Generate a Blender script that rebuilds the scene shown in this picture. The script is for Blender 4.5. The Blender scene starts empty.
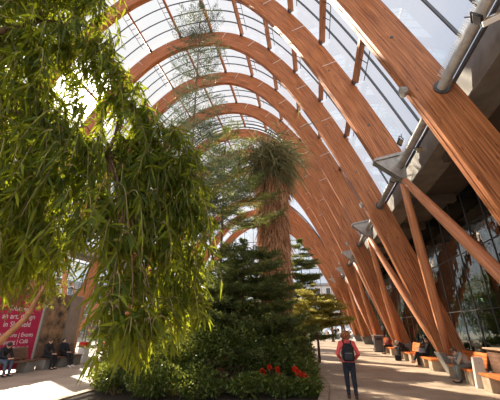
import bpy, bmesh, math, random
import numpy as np
from mathutils import Vector, Matrix
rnd = random.Random(11)
rng = np.random.default_rng(5)
sc = bpy.context.scene
COL = sc.collection
PI = math.pi

# ------------------------------------------------------------------ helpers
def V(*a): return np.array(a, float)

class MB:
    """collects verts / faces (+ optional uv and random leaf value) for ONE mesh"""
    def __init__(s): s.v = []; s.f = []; s.n = 0
    def add(s, vs, fs):
        s.v.extend([tuple(map(float, p)) for p in vs])
        s.f.extend([tuple(i + s.n for i in f) for f in fs]); s.n += len(vs)
    def box(s, a, b):
        x0, y0, z0 = a; x1, y1, z1 = b
        s.add([(x0,y0,z0),(x1,y0,z0),(x1,y1,z0),(x0,y1,z0),(x0,y0,z1),(x1,y0,z1),(x1,y1,z1),(x0,y1,z1)],
              [(0,3,2,1),(4,5,6,7),(0,1,5,4),(1,2,6,5),(2,3,7,6),(3,0,4,7)])
    def prism(s, poly, axis, a, b):
        """polygon extruded along axis 'x','y' or 'z'"""
        n = len(poly)
        def P(p, t):
            return {'x': (t, p[0], p[1]), 'y': (p[0], t, p[1]), 'z': (p[0], p[1], t)}[axis]
        s.add([P(p, a) for p in poly] + [P(p, b) for p in poly],
              [tuple(range(n))[::-1], tuple(range(n, 2*n))] + [(i, (i+1) % n, n+(i+1) % n, n+i) for i in range(n)])
    def tube(s, pts, rad, n=8, cap=True):
        pts = [np.array(p, float) for p in pts]
        if not hasattr(rad, '__len__'): rad = [rad]*len(pts)
        rings = []; ref = None
        for i, p in enumerate(pts):
            d = pts[min(i+1, len(pts)-1)] - pts[max(i-1, 0)]
            d = d/(np.linalg.norm(d)+1e-9)
            if ref is None:
                ref = np.array([0,0,1.]) if abs(d[2]) < .9 else np.array([1.,0,0])
            a = np.cross(d, ref); a /= np.linalg.norm(a)+1e-9
            b = np.cross(a, d); ref = b
            rings.append([p + rad[i]*(math.cos(2*PI*k/n)*a + math.sin(2*PI*k/n)*b) for k in range(n)])
        vs = [q for r in rings for q in r]; fs = []
        for i in range(len(pts)-1):
            for k in range(n):
                fs.append((i*n+k, i*n+(k+1) % n, (i+1)*n+(k+1) % n, (i+1)*n+k))
        if cap:
            fs.append(tuple(range(n))[::-1]); fs.append(tuple((len(pts)-1)*n+k for k in range(n)))
        s.add(vs, fs)
    def ell(s, c, r, n=12, m=8, rot=None):
        vs = []; fs = []
        for j in range(m+1):
            t = PI*j/m
            for k in range(n):
                p = np.array([r[0]*math.sin(t)*math.cos(2*PI*k/n), r[1]*math.sin(t)*math.sin(2*PI*k/n), r[2]*math.cos(t)])
                if rot is not None: p = rot @ p
                vs.append(p + np.array(c, float))
        for j in range(m):
            for k in range(n):
                fs.append((j*n+k, (j+1)*n+k, (j+1)*n+(k+1) % n, j*n+(k+1) % n))
        s.add(vs, fs)
    def build(s, name, mat, parent=None, smooth=False, bevel=0, origin=None):
        me = bpy.data.meshes.new(name)
        me.from_pydata(s.v, [], s.f); me.validate()
        return link(name, me, mat, parent, smooth, bevel)

def link(name, me, mat, parent=None, smooth=False, bevel=0):
    o = bpy.data.objects.new(name, me); COL.objects.link(o)
    if mat is not None: me.materials.append(mat)
    if smooth:
        me.polygons.foreach_set('use_smooth', [True]*len(me.polygons))
    if parent is not None: o.parent = parent
    if bevel:
        b = o.modifiers.new('bevel', 'BEVEL'); b.width = bevel; b.segments = 2; b.limit_method = 'ANGLE'
    return o

def fast_mesh(name, verts, loops, starts, var=None, uv=None):
    me = bpy.data.meshes.new(name)
    verts = np.asarray(verts, np.float32); loops = np.asarray(loops, np.int32); starts = np.asarray(starts, np.int32)
    me.vertices.add(len(verts)); me.vertices.foreach_set('co', verts.ravel())
    me.loops.add(len(loops)); me.loops.foreach_set('vertex_index', loops)
    me.polygons.add(len(starts)); me.polygons.foreach_set('loop_start', starts)
    me.update(calc_edges=True)
    if var is not None:
        a = me.attributes.new('tint', 'FLOAT', 'POINT'); a.data.foreach_set('value', np.asarray(var, np.float32))
    return me

def tag(o, label=None, cat=None, group=None, kind=None):
    if label: o['label'] = label
    if cat: o['category'] = cat
    if group: o['group'] = group
    if kind: o['kind'] = kind
    return o
def empty(name, loc=(0,0,0), rz=0, **k):
    o = bpy.data.objects.new(name, None); COL.objects.link(o)
    o.location = loc; o.rotation_euler = (0,0,rz); o.empty_display_size = .2
    tag(o, **k); return o
def copy_tree(o, parent=None):
    c = o.copy(); COL.objects.link(c)
    if parent is not None: c.parent = parent
    for ch in list(o.children): copy_tree(ch, c)
    return c
def unit(a):
    a = np.asarray(a, float); return a/(np.linalg.norm(a, axis=-1, keepdims=True)+1e-9)

# ------------------------------------------------------------------ materials
def mat(name, color, rough=.6, metal=0, noise=0, nscale=8, bump=0, col2=None, spec=.4, stretch=None, coord='Object'):
    m = bpy.data.materials.new(name); m.use_nodes = True
    nt = m.node_tree; b = nt.nodes['Principled BSDF']
    b.inputs['Roughness'].default_value = rough; b.inputs['Metallic'].default_value = metal
    b.inputs['Specular IOR Level'].default_value = spec
    c = (*color, 1)
    if noise or col2 or bump:
        tc = nt.nodes.new('ShaderNodeTexCoord'); mp = nt.nodes.new('ShaderNodeMapping')
        nt.links.new(tc.outputs[coord], mp.inputs[0])
        if stretch: mp.inputs['Scale'].default_value = stretch
        n = nt.nodes.new('ShaderNodeTexNoise'); n.inputs['Scale'].default_value = nscale; n.inputs['Detail'].default_value = 5
        nt.links.new(mp.outputs[0], n.inputs[0])
        r = nt.nodes.new('ShaderNodeValToRGB')
        r.color_ramp.elements[0].position = .35; r.color_ramp.elements[1].position = .65
        c2 = col2 if col2 else tuple(max(0, x*(1-noise)) for x in color)
        r.color_ramp.elements[0].color = (*c2, 1); r.color_ramp.elements[1].color = c
        nt.links.new(n.outputs[0], r.inputs[0]); nt.links.new(r.outputs[0], b.inputs['Base Color'])
        if bump:
            bp = nt.nodes.new('ShaderNodeBump'); bp.inputs['Strength'].default_value = bump; bp.inputs['Distance'].default_value = .02
            nt.links.new(n.outputs[0], bp.inputs['Height']); nt.links.new(bp.outputs[0], b.inputs['Normal'])
    else:
        b.inputs['Base Color'].default_value = c
    return m

def leaf_mat(name, cols, trans=(.5,.6,.05), tfac=.45, rough=.45):
    m = bpy.data.materials.new(name); m.use_nodes = True
    nt = m.node_tree; b = nt.nodes['Principled BSDF']; out = nt.nodes['Material Output']
    at = nt.nodes.new('ShaderNodeAttribute'); at.attribute_name = 'tint'
    r = nt.nodes.new('ShaderNodeValToRGB'); e = r.color_ramp.elements
    e[0].position = 0; e[0].color = (*cols[0], 1); e[1].position = 1; e[1].color = (*cols[-1], 1)
    for i, c in enumerate(cols[1:-1]):
        x = e.new((i+1)/(len(cols)-1)); x.color = (*c, 1)
    nt.links.new(at.outputs['Fac'], r.inputs[0]); nt.links.new(r.outputs[0], b.inputs['Base Color'])
    b.inputs['Roughness'].default_value = rough; b.inputs['Specular IOR Level'].default_value = .22
    t = nt.nodes.new('ShaderNodeBsdfTranslucent')
    mx = nt.nodes.new('ShaderNodeMix'); mx.data_type = 'RGBA'; mx.inputs['Factor'].default_value = .7
    nt.links.new(r.outputs[0], mx.inputs['A']); mx.inputs['B'].default_value = (*trans, 1)
    nt.links.new(mx.outputs['Result'], t.inputs[0])
    ms = nt.nodes.new('ShaderNodeMixShader'); ms.inputs[0].default_value = tfac
    nt.links.new(b.outputs[0], ms.inputs[1]); nt.links.new(t.outputs[0], ms.inputs[2])
    nt.links.new(ms.outputs[0], out.inputs[0])
    return m

def wood_mat(name, base, dark, knots=True):
    """glulam larch: lamination lines + fine grain running along the member (UV: u = length in m, v = across in m)"""
    m = bpy.data.materials.new(name); m.use_nodes = True
    nt = m.node_tree; b = nt.nodes['Principled BSDF']; L = nt.links
    tc = nt.nodes.new('ShaderNodeTexCoord')
    def noise(scale, sx, sy, det=4):
        mp = nt.nodes.new('ShaderNodeMapping'); mp.inputs['Scale'].default_value = (sx, sy, 1)
        L.new(tc.outputs['UV'], mp.inputs[0])
        n = nt.nodes.new('ShaderNodeTexNoise'); n.inputs['Scale'].default_value = scale; n.inputs['Detail'].default_value = det
        L.new(mp.outputs[0], n.inputs[0]); return n
    n1 = noise(1, .9, 26, 5); n2 = noise(1, .35, 2.0, 2)
    r = nt.nodes.new('ShaderNodeValToRGB'); r.color_ramp.elements[0].position = .32; r.color_ramp.elements[1].position = .62
    r.color_ramp.elements[0].color = (*dark, 1); r.color_ramp.elements[1].color = (*base, 1)
    L.new(n1.outputs[0], r.inputs[0])
    # board-to-board colour: brick pattern
    mp = nt.nodes.new('ShaderNodeMapping'); L.new(tc.outputs['UV'], mp.inputs[0])
    br = nt.nodes.new('ShaderNodeTexBrick'); L.new(mp.outputs[0], br.inputs[0])
    br.inputs['Scale'].default_value = 1; br.inputs['Brick Width'].default_value = 2.6; br.inputs['Row Height'].default_value = .085
    br.inputs['Mortar Size'].default_value = .004; br.inputs['Color1'].default_value = (1,1,1,1); br.inputs['Color2'].default_value = (.72,.66,.62,1)
    br.inputs['Mortar'].default_value = (.45,.36,.3,1)
    mu = nt.nodes.new('ShaderNodeMix'); mu.data_type = 'RGBA'; mu.blend_type = 'MULTIPLY'; mu.inputs['Factor'].default_value = .8
    L.new(r.outputs[0], mu.inputs['A']); L.new(br.outputs[0], mu.inputs['B'])
    last = mu.outputs['Result']
    if knots:
        mp2 = nt.nodes.new('ShaderNodeMapping'); mp2.inputs['Scale'].default_value = (2.2, 9, 1); L.new(tc.outputs['UV'], mp2.inputs[0])
        vo = nt.nodes.new('ShaderNodeTexVoronoi'); vo.inputs['Scale'].default_value = 1; L.new(mp2.outputs[0], vo.inputs[0])
        rr = nt.nodes.new('ShaderNodeValToRGB'); rr.color_ramp.elements[0].position = .07; rr.color_ramp.elements[1].position = .17
        rr.color_ramp.elements[0].color = (.25,.17,.13,1); rr.color_ramp.elements[1].color = (1,1,1,1)
        L.new(vo.outputs['Distance'], rr.inputs[0])
        mk = nt.nodes.new('ShaderNodeMix'); mk.data_type = 'RGBA'; mk.blend_type = 'MULTIPLY'; mk.inputs['Factor'].default_value = .85
        L.new(last, mk.inputs['A']); L.new(rr.outputs[0], mk.inputs['B']); last = mk.outputs['Result']
    L.new(last, b.inputs['Base Color'])
    b.inputs['Roughness'].default_value = .5; b.inputs['Specular IOR Level'].default_value = .35
    return m

M = {}
M['glulam'] = wood_mat('larch glulam', (.60,.24,.09), (.19,.06,.024))
M['purlin'] = wood_mat('larch purlin', (.58,.25,.11), (.34,.13,.055), False)
M['strut'] = wood_mat('larch strut', (.80,.37,.19), (.52,.20,.09), False)
M['steel'] = mat('galvanised steel', (.42,.40,.37), .45, .5, .25, 6)
M['dark_steel'] = mat('dark steel', (.10,.10,.105), .45, .5)
M['bar'] = mat('glazing bar', (.09,.095,.105), .5, .4)
M['white_metal'] = mat('white metal', (.75,.74,.70), .4)
M['concrete'] = mat('fair faced concrete', (.25,.235,.215), .75, 0, .3, 2.5, .15)
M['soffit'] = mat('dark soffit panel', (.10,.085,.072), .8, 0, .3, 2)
M['stone'] = mat('sandstone block', (.50,.38,.26), .75, 0, .35, 4, .2)
M['bench_wood'] = mat('orange bench slats', (.82,.22,.05), .4, 0, .35, 3, 0, stretch=(20,1,20))
M['dark_wood'] = mat('brown bench boards', (.22,.115,.07), .5, 0, .4, 4, 0, stretch=(1,1,14))
M['black'] = mat('black paint', (.02,.02,.022), .5)
M['bark'] = mat('brown bark', (.20,.115,.065), .85, 0, .5, 12, .5, stretch=(1,1,.3))
M['orange_bark'] = mat('smooth orange bark', (.42,.20,.09), .7, 0, .4, 8, .3)
M['twig'] = mat('green twig', (.19,.15,.05), .6)
M['soil'] = mat('dark bark mulch', (.055,.036,.022), .95, 0, .6, 14, .6)
M['red_plastic'] = mat('red plastic', (.75,.02,.02), .4)
M['mirror'] = mat('mirror steel', (.85,.85,.86), .06, 1)
M['pale_wall'] = mat('pale render', (.62,.58,.55), .8, 0, .15, 1)
M['brick'] = mat('brown brick', (.34,.20,.15), .8, 0, .3, 6)
M['white'] = mat('white', (.8,.8,.78), .5)
M['print_white'] = mat('white print', (.80,.74,.74), .5)
M['banner'] = mat('crimson banner', (.52,.025,.085), .55, 0, .12, 3)
M['car'] = mat('silver car paint', (.45,.47,.5), .25, .6)
M['car_dark'] = mat('dark glass', (.03,.035,.04), .1)
M['tyre'] = mat('tyre', (.02,.02,.02), .8)
M['asphalt'] = mat('pale street paving', (.45,.42,.38), .85, 0, .2, 1.5)

def glass_mat(name, tint, refl, rough=.02, bump=0, transp=None):
    m = bpy.data.materials.new(name); m.use_nodes = True
    nt = m.node_tree; nt.nodes.remove(nt.nodes['Principled BSDF']); out = nt.nodes['Material Output']
    t = nt.nodes.new('ShaderNodeBsdfTransparent'); t.inputs[0].default_value = (*tint, 1)
    g = nt.nodes.new('ShaderNodeBsdfGlossy'); g.inputs['Roughness'].default_value = rough
    fr = nt.nodes.new('ShaderNodeLayerWeight'); fr.inputs['Blend'].default_value = .25
    mr = nt.nodes.new('ShaderNodeMapRange'); mr.inputs['To Min'].default_value = refl; mr.inputs['To Max'].default_value = min(1, refl+.45)
    nt.links.new(fr.outputs['Facing'], mr.inputs[0])
    mx = nt.nodes.new('ShaderNodeMixShader'); nt.links.new(mr.outputs[0], mx.inputs[0])
    nt.links.new(t.outputs[0], mx.inputs[1]); nt.links.new(g.outputs[0], mx.inputs[2]); nt.links.new(mx.outputs[0], out.inputs[0])
    if bump:
        tc = nt.nodes.new('ShaderNodeTexCoord'); n = nt.nodes.new('ShaderNodeTexNoise'); n.inputs['Scale'].default_value = 2.6; n.inputs['Detail'].default_value = 1
        nt.links.new(tc.outputs['Object'], n.inputs[0]); bp = nt.nodes.new('ShaderNodeBump'); bp.inputs['Strength'].default_value = bump; bp.inputs['Distance'].default_value = .06
        nt.links.new(n.outputs[0], bp.inputs['Height']); nt.links.new(bp.outputs[0], g.inputs['Normal'])
    return m
M['roof_glass'] = glass_mat('roof glass', (.94,.96,.97), .03)
M['shop_glass'] = glass_mat('green shop glass', (.27,.40,.33), .05, .02, .10)
M['wall_glass'] = glass_mat('wall glass', (.85,.9,.9), .08)

def floor_mat():
    m = bpy.data.materials.new('pale stone paving'); m.use_nodes = True
    nt = m.node_tree; b = nt.nodes['Principled BSDF']; L = nt.links
    tc = nt.nodes.new('ShaderNodeTexCoord')
    br = nt.nodes.new('ShaderNodeTexBrick'); L.new(tc.outputs['Object'], br.inputs[0])
    br.inputs['Scale'].default_value = 1; br.inputs['Brick Width'].default_value = .9; br.inputs['Row Height'].default_value = .6
    br.inputs['Mortar Size'].default_value = .008; br.inputs['Color1'].default_value = (.56,.44,.33,1); br.inputs['Color2'].default_value = (.48,.37,.275,1)
    br.inputs['Mortar'].default_value = (.3,.23,.17,1)
    n = nt.nodes.new('ShaderNodeTexNoise'); n.inputs['Scale'].default_value = .8; n.inputs['Detail'].default_value = 6; L.new(tc.outputs['Object'], n.inputs[0])
    r = nt.nodes.new('ShaderNodeValToRGB'); r.color_ramp.elements[0].color = (.75,.72,.70,1); r.color_ramp.elements[1].color = (1.05,1.05,1.05,1)
    r.color_ramp.elements[0].position = .35; r.color_ramp.elements[1].position = .65
    L.new(n.outputs[0], r.inputs[0])
    mu = nt.nodes.new('ShaderNodeMix'); mu.data_type = 'RGBA'; mu.blend_type = 'MULTIPLY'; mu.inputs['Factor'].default_value = 1
    L.new(br.outputs[0], mu.inputs['A']); L.new(r.outputs[0], mu.inputs['B']); L.new(mu.outputs['Result'], b.inputs['Base Color'])
    b.inputs['Roughness'].default_value = .55
    return m
M['floor'] = floor_mat()

# ------------------------------------------------------------------ camera, sun, sky
EYE = 1.75
F = 300.0; VP = (316.0, 327.0)
pitch = math.atan2(VP[1]-200, F)
d = V(VP[0]-250, 0, 0) + (200-VP[1])*V(0, -math.sin(pitch), math.cos(pitch)) + F*V(0, math.cos(pitch), math.sin(pitch))
yaw = math.atan2(d[0], d[1])
cam = bpy.data.objects.new('camera', bpy.data.cameras.new('camera')); COL.objects.link(cam)
cam.data.sensor_width = 36; cam.data.lens = F/500*36; cam.data.clip_start = .05; cam.data.clip_end = 500
cam.location = (0, 0, EYE); cam.rotation_euler = (PI/2+pitch, 0, yaw)
sc.camera = cam
SUN = unit(V(-.5774, .5594, .5947))
sun = bpy.data.objects.new('sun', bpy.data.lights.new('sun', 'SUN')); COL.objects.link(sun)
sun.data.energy = 11.0; sun.data.angle = math.radians(.7); sun.data.color = (1, .85, .66)
sun.rotation_euler = Vector(SUN).to_track_quat('Z', 'Y').to_euler()

w = bpy.data.worlds.new('sky'); sc.world = w; w.use_nodes = True
nt = w.node_tree; L = nt.links; bg = nt.nodes['Background']
tc = nt.nodes.new('ShaderNodeTexCoord')
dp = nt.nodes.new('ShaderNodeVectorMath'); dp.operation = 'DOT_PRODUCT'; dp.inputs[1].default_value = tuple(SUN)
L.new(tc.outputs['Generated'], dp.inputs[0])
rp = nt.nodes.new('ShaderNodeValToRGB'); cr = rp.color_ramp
cr.elements[0].position = .0; cr.elements[0].color = (1.7,1.7,1.75,1)  # sky opposite the sun, brightened to light the near rib faces
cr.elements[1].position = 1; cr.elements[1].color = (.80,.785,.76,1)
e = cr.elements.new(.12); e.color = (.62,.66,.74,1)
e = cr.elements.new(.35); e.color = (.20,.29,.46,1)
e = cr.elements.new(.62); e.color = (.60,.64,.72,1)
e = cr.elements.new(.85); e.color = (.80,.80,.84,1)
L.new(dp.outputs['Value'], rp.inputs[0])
# hazy clouds
ns = nt.nodes.new('ShaderNodeTexNoise'); ns.inputs['Scale'].default_value = 2.2; ns.inputs['Detail'].default_value = 6
L.new(tc.outputs['Generated'], ns.inputs[0])
cl = nt.nodes.new('ShaderNodeMapRange'); cl.inputs[1].default_value = .45; cl.inputs[2].default_value = .8; cl.inputs[3].default_value = 0; cl.inputs[4].default_value = .45
L.new(ns.outputs[0], cl.inputs[0])
mx = nt.nodes.new('ShaderNodeMix'); mx.data_type = 'RGBA'; L.new(cl.outputs[0], mx.inputs['Factor']); L.new(rp.outputs[0], mx.inputs['A']); mx.inputs['B'].default_value = (.74,.74,.78,1)
# the sun's disc and its bright aureole
pw = nt.nodes.new('ShaderNodeMapRange'); pw.inputs[1].default_value = .9935; pw.inputs[2].default_value = .9998; pw.inputs[3].default_value = 0; pw.inputs[4].default_value = 1
L.new(dp.outputs['Value'], pw.inputs[0])
p3 = nt.nodes.new('ShaderNodeMath'); p3.operation = 'POWER'; p3.inputs[1].default_value = 3; L.new(pw.outputs[0], p3.inputs[0])
p4 = nt.nodes.new('ShaderNodeMath'); p4.operation = 'MULTIPLY'; p4.inputs[1].default_value = 14; L.new(p3.outputs[0], p4.inputs[0])
glow = nt.nodes.new('ShaderNodeMix'); glow.data_type = 'RGBA'; glow.blend_type = 'ADD'; glow.inputs['Factor'].default_value = 1
gc = nt.nodes.new('ShaderNodeVectorMath'); gc.operation = 'SCALE'; gc.inputs[0].default_value = (1, .93, .8); L.new(p4.outputs[0], gc.inputs['Scale'])
L.new(mx.outputs['Result'], glow.inputs['A']); L.new(gc.outputs[0], glow.inputs['B'])
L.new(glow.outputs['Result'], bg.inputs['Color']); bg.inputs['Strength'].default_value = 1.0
sc.view_settings.view_transform = 'Standard'; sc.view_settings.look = 'None'
sc.view_settings.gamma = 1; sc.view_settings.use_curve_mapping = False
sc.view_settings.exposure = 0.42

# ------------------------------------------------------------------ the vault
XC = -7.155
WO, HO, PO = 12.75, 20.37, 2.316
WI, HI, PI_ = 11.70, 19.26, 2.196
RIBS = [-1.3, 2.8, 6.85, 10.95, 15.0, 18.9, 22.8, 26.7, 30.6, 34.5, 38.4, 42.3, 46.2]
Y_END = 49.6
RISE = {7: .985, 8: .98, 9: .965, 10: .83, 11: .81, 12: .79}   # the roof steps down towards the far end
SC = [1.0]
def prof(u, W, H, p):  # u = x/W
    return XC + u*W, EYE + H*SC[0]*(1-abs(u)**p)
def u_at(z, H, p): return (1-(z-EYE)/(H*SC[0]))**(1/p)
def rib_curves(zi, zo, n=72):
    ui, uo = u_at(zi, HI, PI_), u_at(zo, HO, PO)
    th = np.linspace(-PI/2, PI/2, n)
    I = [prof(ui*math.sin(t), WI, HI, PI_) for t in th]
    O = [prof(uo*math.sin(t), WO, HO, PO) for t in th]
    return I, O
def rib_mesh(Y, zi, zo, T=.30):
    I, O = rib_curves(zi, zo)
    n = len(I); g = .018; gd = .03
    vs = []; uvs = []
    arc = 0; prev = None
    off = rnd.uniform(0, 40)
    for (a, b) in zip(I, O):
        a = np.array(a); b = np.array(b); dd = b-a; dn = dd/np.linalg.norm(dd)
        if prev is not None: arc += np.linalg.norm(a-prev)
        prev = a
        gi = a + dn*gd
        w_ = np.linalg.norm(dd)
        # section: near face outer, near face inner, groove (4), far inner, far outer
        sec = [(b, -T/2, w_), (a, -T/2, 0), (a, -g, -T/2), (gi, -g, -T/2-.02), (gi, g, -T/2-.03), (a, g, -T/2-.05), (a, T/2, -T), (b, T/2, w_)]
        for (p, dy, v) in sec:
            vs.append((p[0], Y+dy, p[1])); uvs.append((arc+off, v+off*.37))
    K = 8; fs = []
    for i in range(n-1):
        for k in range(K):
            k2 = (k+1) % K
            fs.append((i*K+k, (i+1)*K+k, (i+1)*K+k2, i*K+k2))
    fs.append(tuple(range(K))); fs.append(tuple(((n-1)*K+k) for k in range(K))[::-1])
    me = bpy.data.meshes.new('glulam_beam'); me.from_pydata(vs, [], fs)
    uvl = me.uv_layers.new(name='UVMap')
    for lp in me.loops: uvl.data[lp.index].uv = uvs[lp.vertex_index]
    me.validate()
    return me
def uv_tube(name, a, b, r0, r1, m, parent, n=14, seg=6, bulge=0):
    """round timber; UV runs along it"""
    a = np.array(a, float); b = np.array(b, float); L_ = np.linalg.norm(b-a)
    mb = MB(); ts = np.linspace(0, 1, seg+1)
    mb.tube([a+(b-a)*t for t in ts], [r0+(r1-r0)*t+bulge*math.sin(PI*t) for t in ts], n)
    o = mb.build(name, m, parent, True)
    me = o.data; uvl = me.uv_layers.new(name='UVMap'); off = rnd.uniform(0, 30)
    for lp in me.loops:
        i = lp.vertex_index; uvl.data[lp.index].uv = ((i//n)/seg*L_+off, (i % n)/n*2*PI*max(r0, .05)+off)
    return o

order = ['nearest full arch overhead, its beam crossing the top right of the view',]
arch_lab = {
 0: 'timber arch behind the viewer by the near entrance', 1: 'timber arch standing just behind the viewer over the near benches',
 2: 'huge orange timber arch closest overhead, running from top centre to the right edge',
 3: 'timber arch cut short on a grey steel shoe between the two biggest arches',
 4: 'full timber arch landing beside the reading man, second full one from the right edge',
 5: 'timber arch on a small steel shoe, second of the shortened ones going back',
 6: 'full timber arch whose foot lands behind the bench of the stooping person',
 7: 'timber arch on a steel shoe, third of the shortened ones going back',
 8: 'dark reddish full timber arch just beyond the shaggy palm crown',
 9: 'timber arch on a steel shoe behind the shaggy palm trunk, fourth of the shortened ones',
 10: 'full timber arch third from the far end wall',
 11: 'shortened timber arch next to last before the far end wall',
 12: 'farthest timber arch, just in front of the far glass end wall'}
for i, Y in enumerate(RIBS):
    full = (i % 2 == 0); SC[0] = RISE.get(i, 1.0)
    t = empty('timber_arch', (XC, Y, 0), label=arch_lab[i], cat='arch', group='timber arches of the vault')
    def P(o, t=t):   # children are modelled in world space
        o.parent = t; o.matrix_parent_inverse = Matrix.Translation((-XC, -t.location.y, 0)); return o
    zi, zo = (.80, .80) if full else (7.70, 7.92)
    P(link('glulam_beam', rib_mesh(Y, zi, zo), M['glulam']))
    for s in (-1, 1):
        def mx_(x): return x if s > 0 else 2*XC-x
        if full:
            xi = XC+WI*u_at(.8, HI, PI_); xo = XC+WO*u_at(.8, HO, PO)
            pb = MB()
            poly = [(mx_(xi-.05), .8), (mx_(xo+.06), .8), (mx_(xo+.22), 0), (mx_(xi+.28), 0)]
            if s < 0: poly = poly[::-1]
            pb.prism(poly, 'y', Y-.32, Y+.32); P(pb.build('stone_footing', M['concrete'], bevel=.02))
        else:
            xi = XC+WI*u_at(zi, HI, PI_); xo = XC+WO*u_at(zo, HO, PO); node = (3.60, 6.82)
            sb = MB()   # plate shoe: top cap + tapering fin box
            poly = [(mx_(xi-.03), zi), (mx_(xo+.03), zo), (mx_(xo+.03), zo-.12), (mx_(node[0]+.12), node[1]), (mx_(node[0]-.1), node[1]), (mx_(xi-.03), zi-.1)]
            if s > 0: poly = poly[::-1]
            for dy in (-.16, 0, .13): sb.prism(poly, 'y', Y+dy, Y+dy+.03)
            sb.prism([(mx_(xi-.05), zi-.1), (mx_(xo+.05), zo-.12), (mx_(xo+.05), zo), (mx_(xi-.05), zi)], 'y', Y-.22, Y+.22)
            P(sb.build('steel_shoe', M['steel']))
            for dY in (-1, 1):
                j = i+dY
                if j < 0 or j >= len(RIBS): continue
                fy = RIBS[j]-dY*.42
                P(uv_tube('round_strut', (mx_(3.62), Y+dY*.12, 6.72), (mx_(5.05), fy, .80), .12, .14, M['strut'], None, bulge=.045))
        # bolts on the face
        bb = MB()
        for z in (2.2, 4.6, 9.3, 12.5, 15.5):
            if z < zi: continue
            ui, uo = u_at(z, HI, PI_), u_at(z, HO, PO)
            x = (WI*ui+WO*uo)/2
            bb = MB(); bb.tube([(mx_(XC+x), Y-.15, z), (mx_(XC+x), Y-.175, z)], .045, 8)
            P(bb.build('bolt_head', M['dark_steel']))
        # socket where the long pipe passes, and knob on the soffit
        if full:
            kb = MB(); kb.tube([(mx_(3.57), Y-.19, 7.3), (mx_(3.57), Y+.19, 7.3)], .20, 14)
            P(kb.build('pipe_collar', M['dark_steel']))
            kb = MB(); zz = 7.15; xk = XC+WI*u_at(zz, HI, PI_)
            kb.tube([(mx_(xk-.20), Y-.02, zz+.28), (mx_(xk+.12), Y-.02, zz+.42)], .12, 8); kb.tube([(mx_(xk-.24), Y-.02, zz+.27), (mx_(xk-.19), Y-.02, zz+.285)], .15, 8)
            P(kb.build('soffit_bracket', M['steel']))

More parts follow.
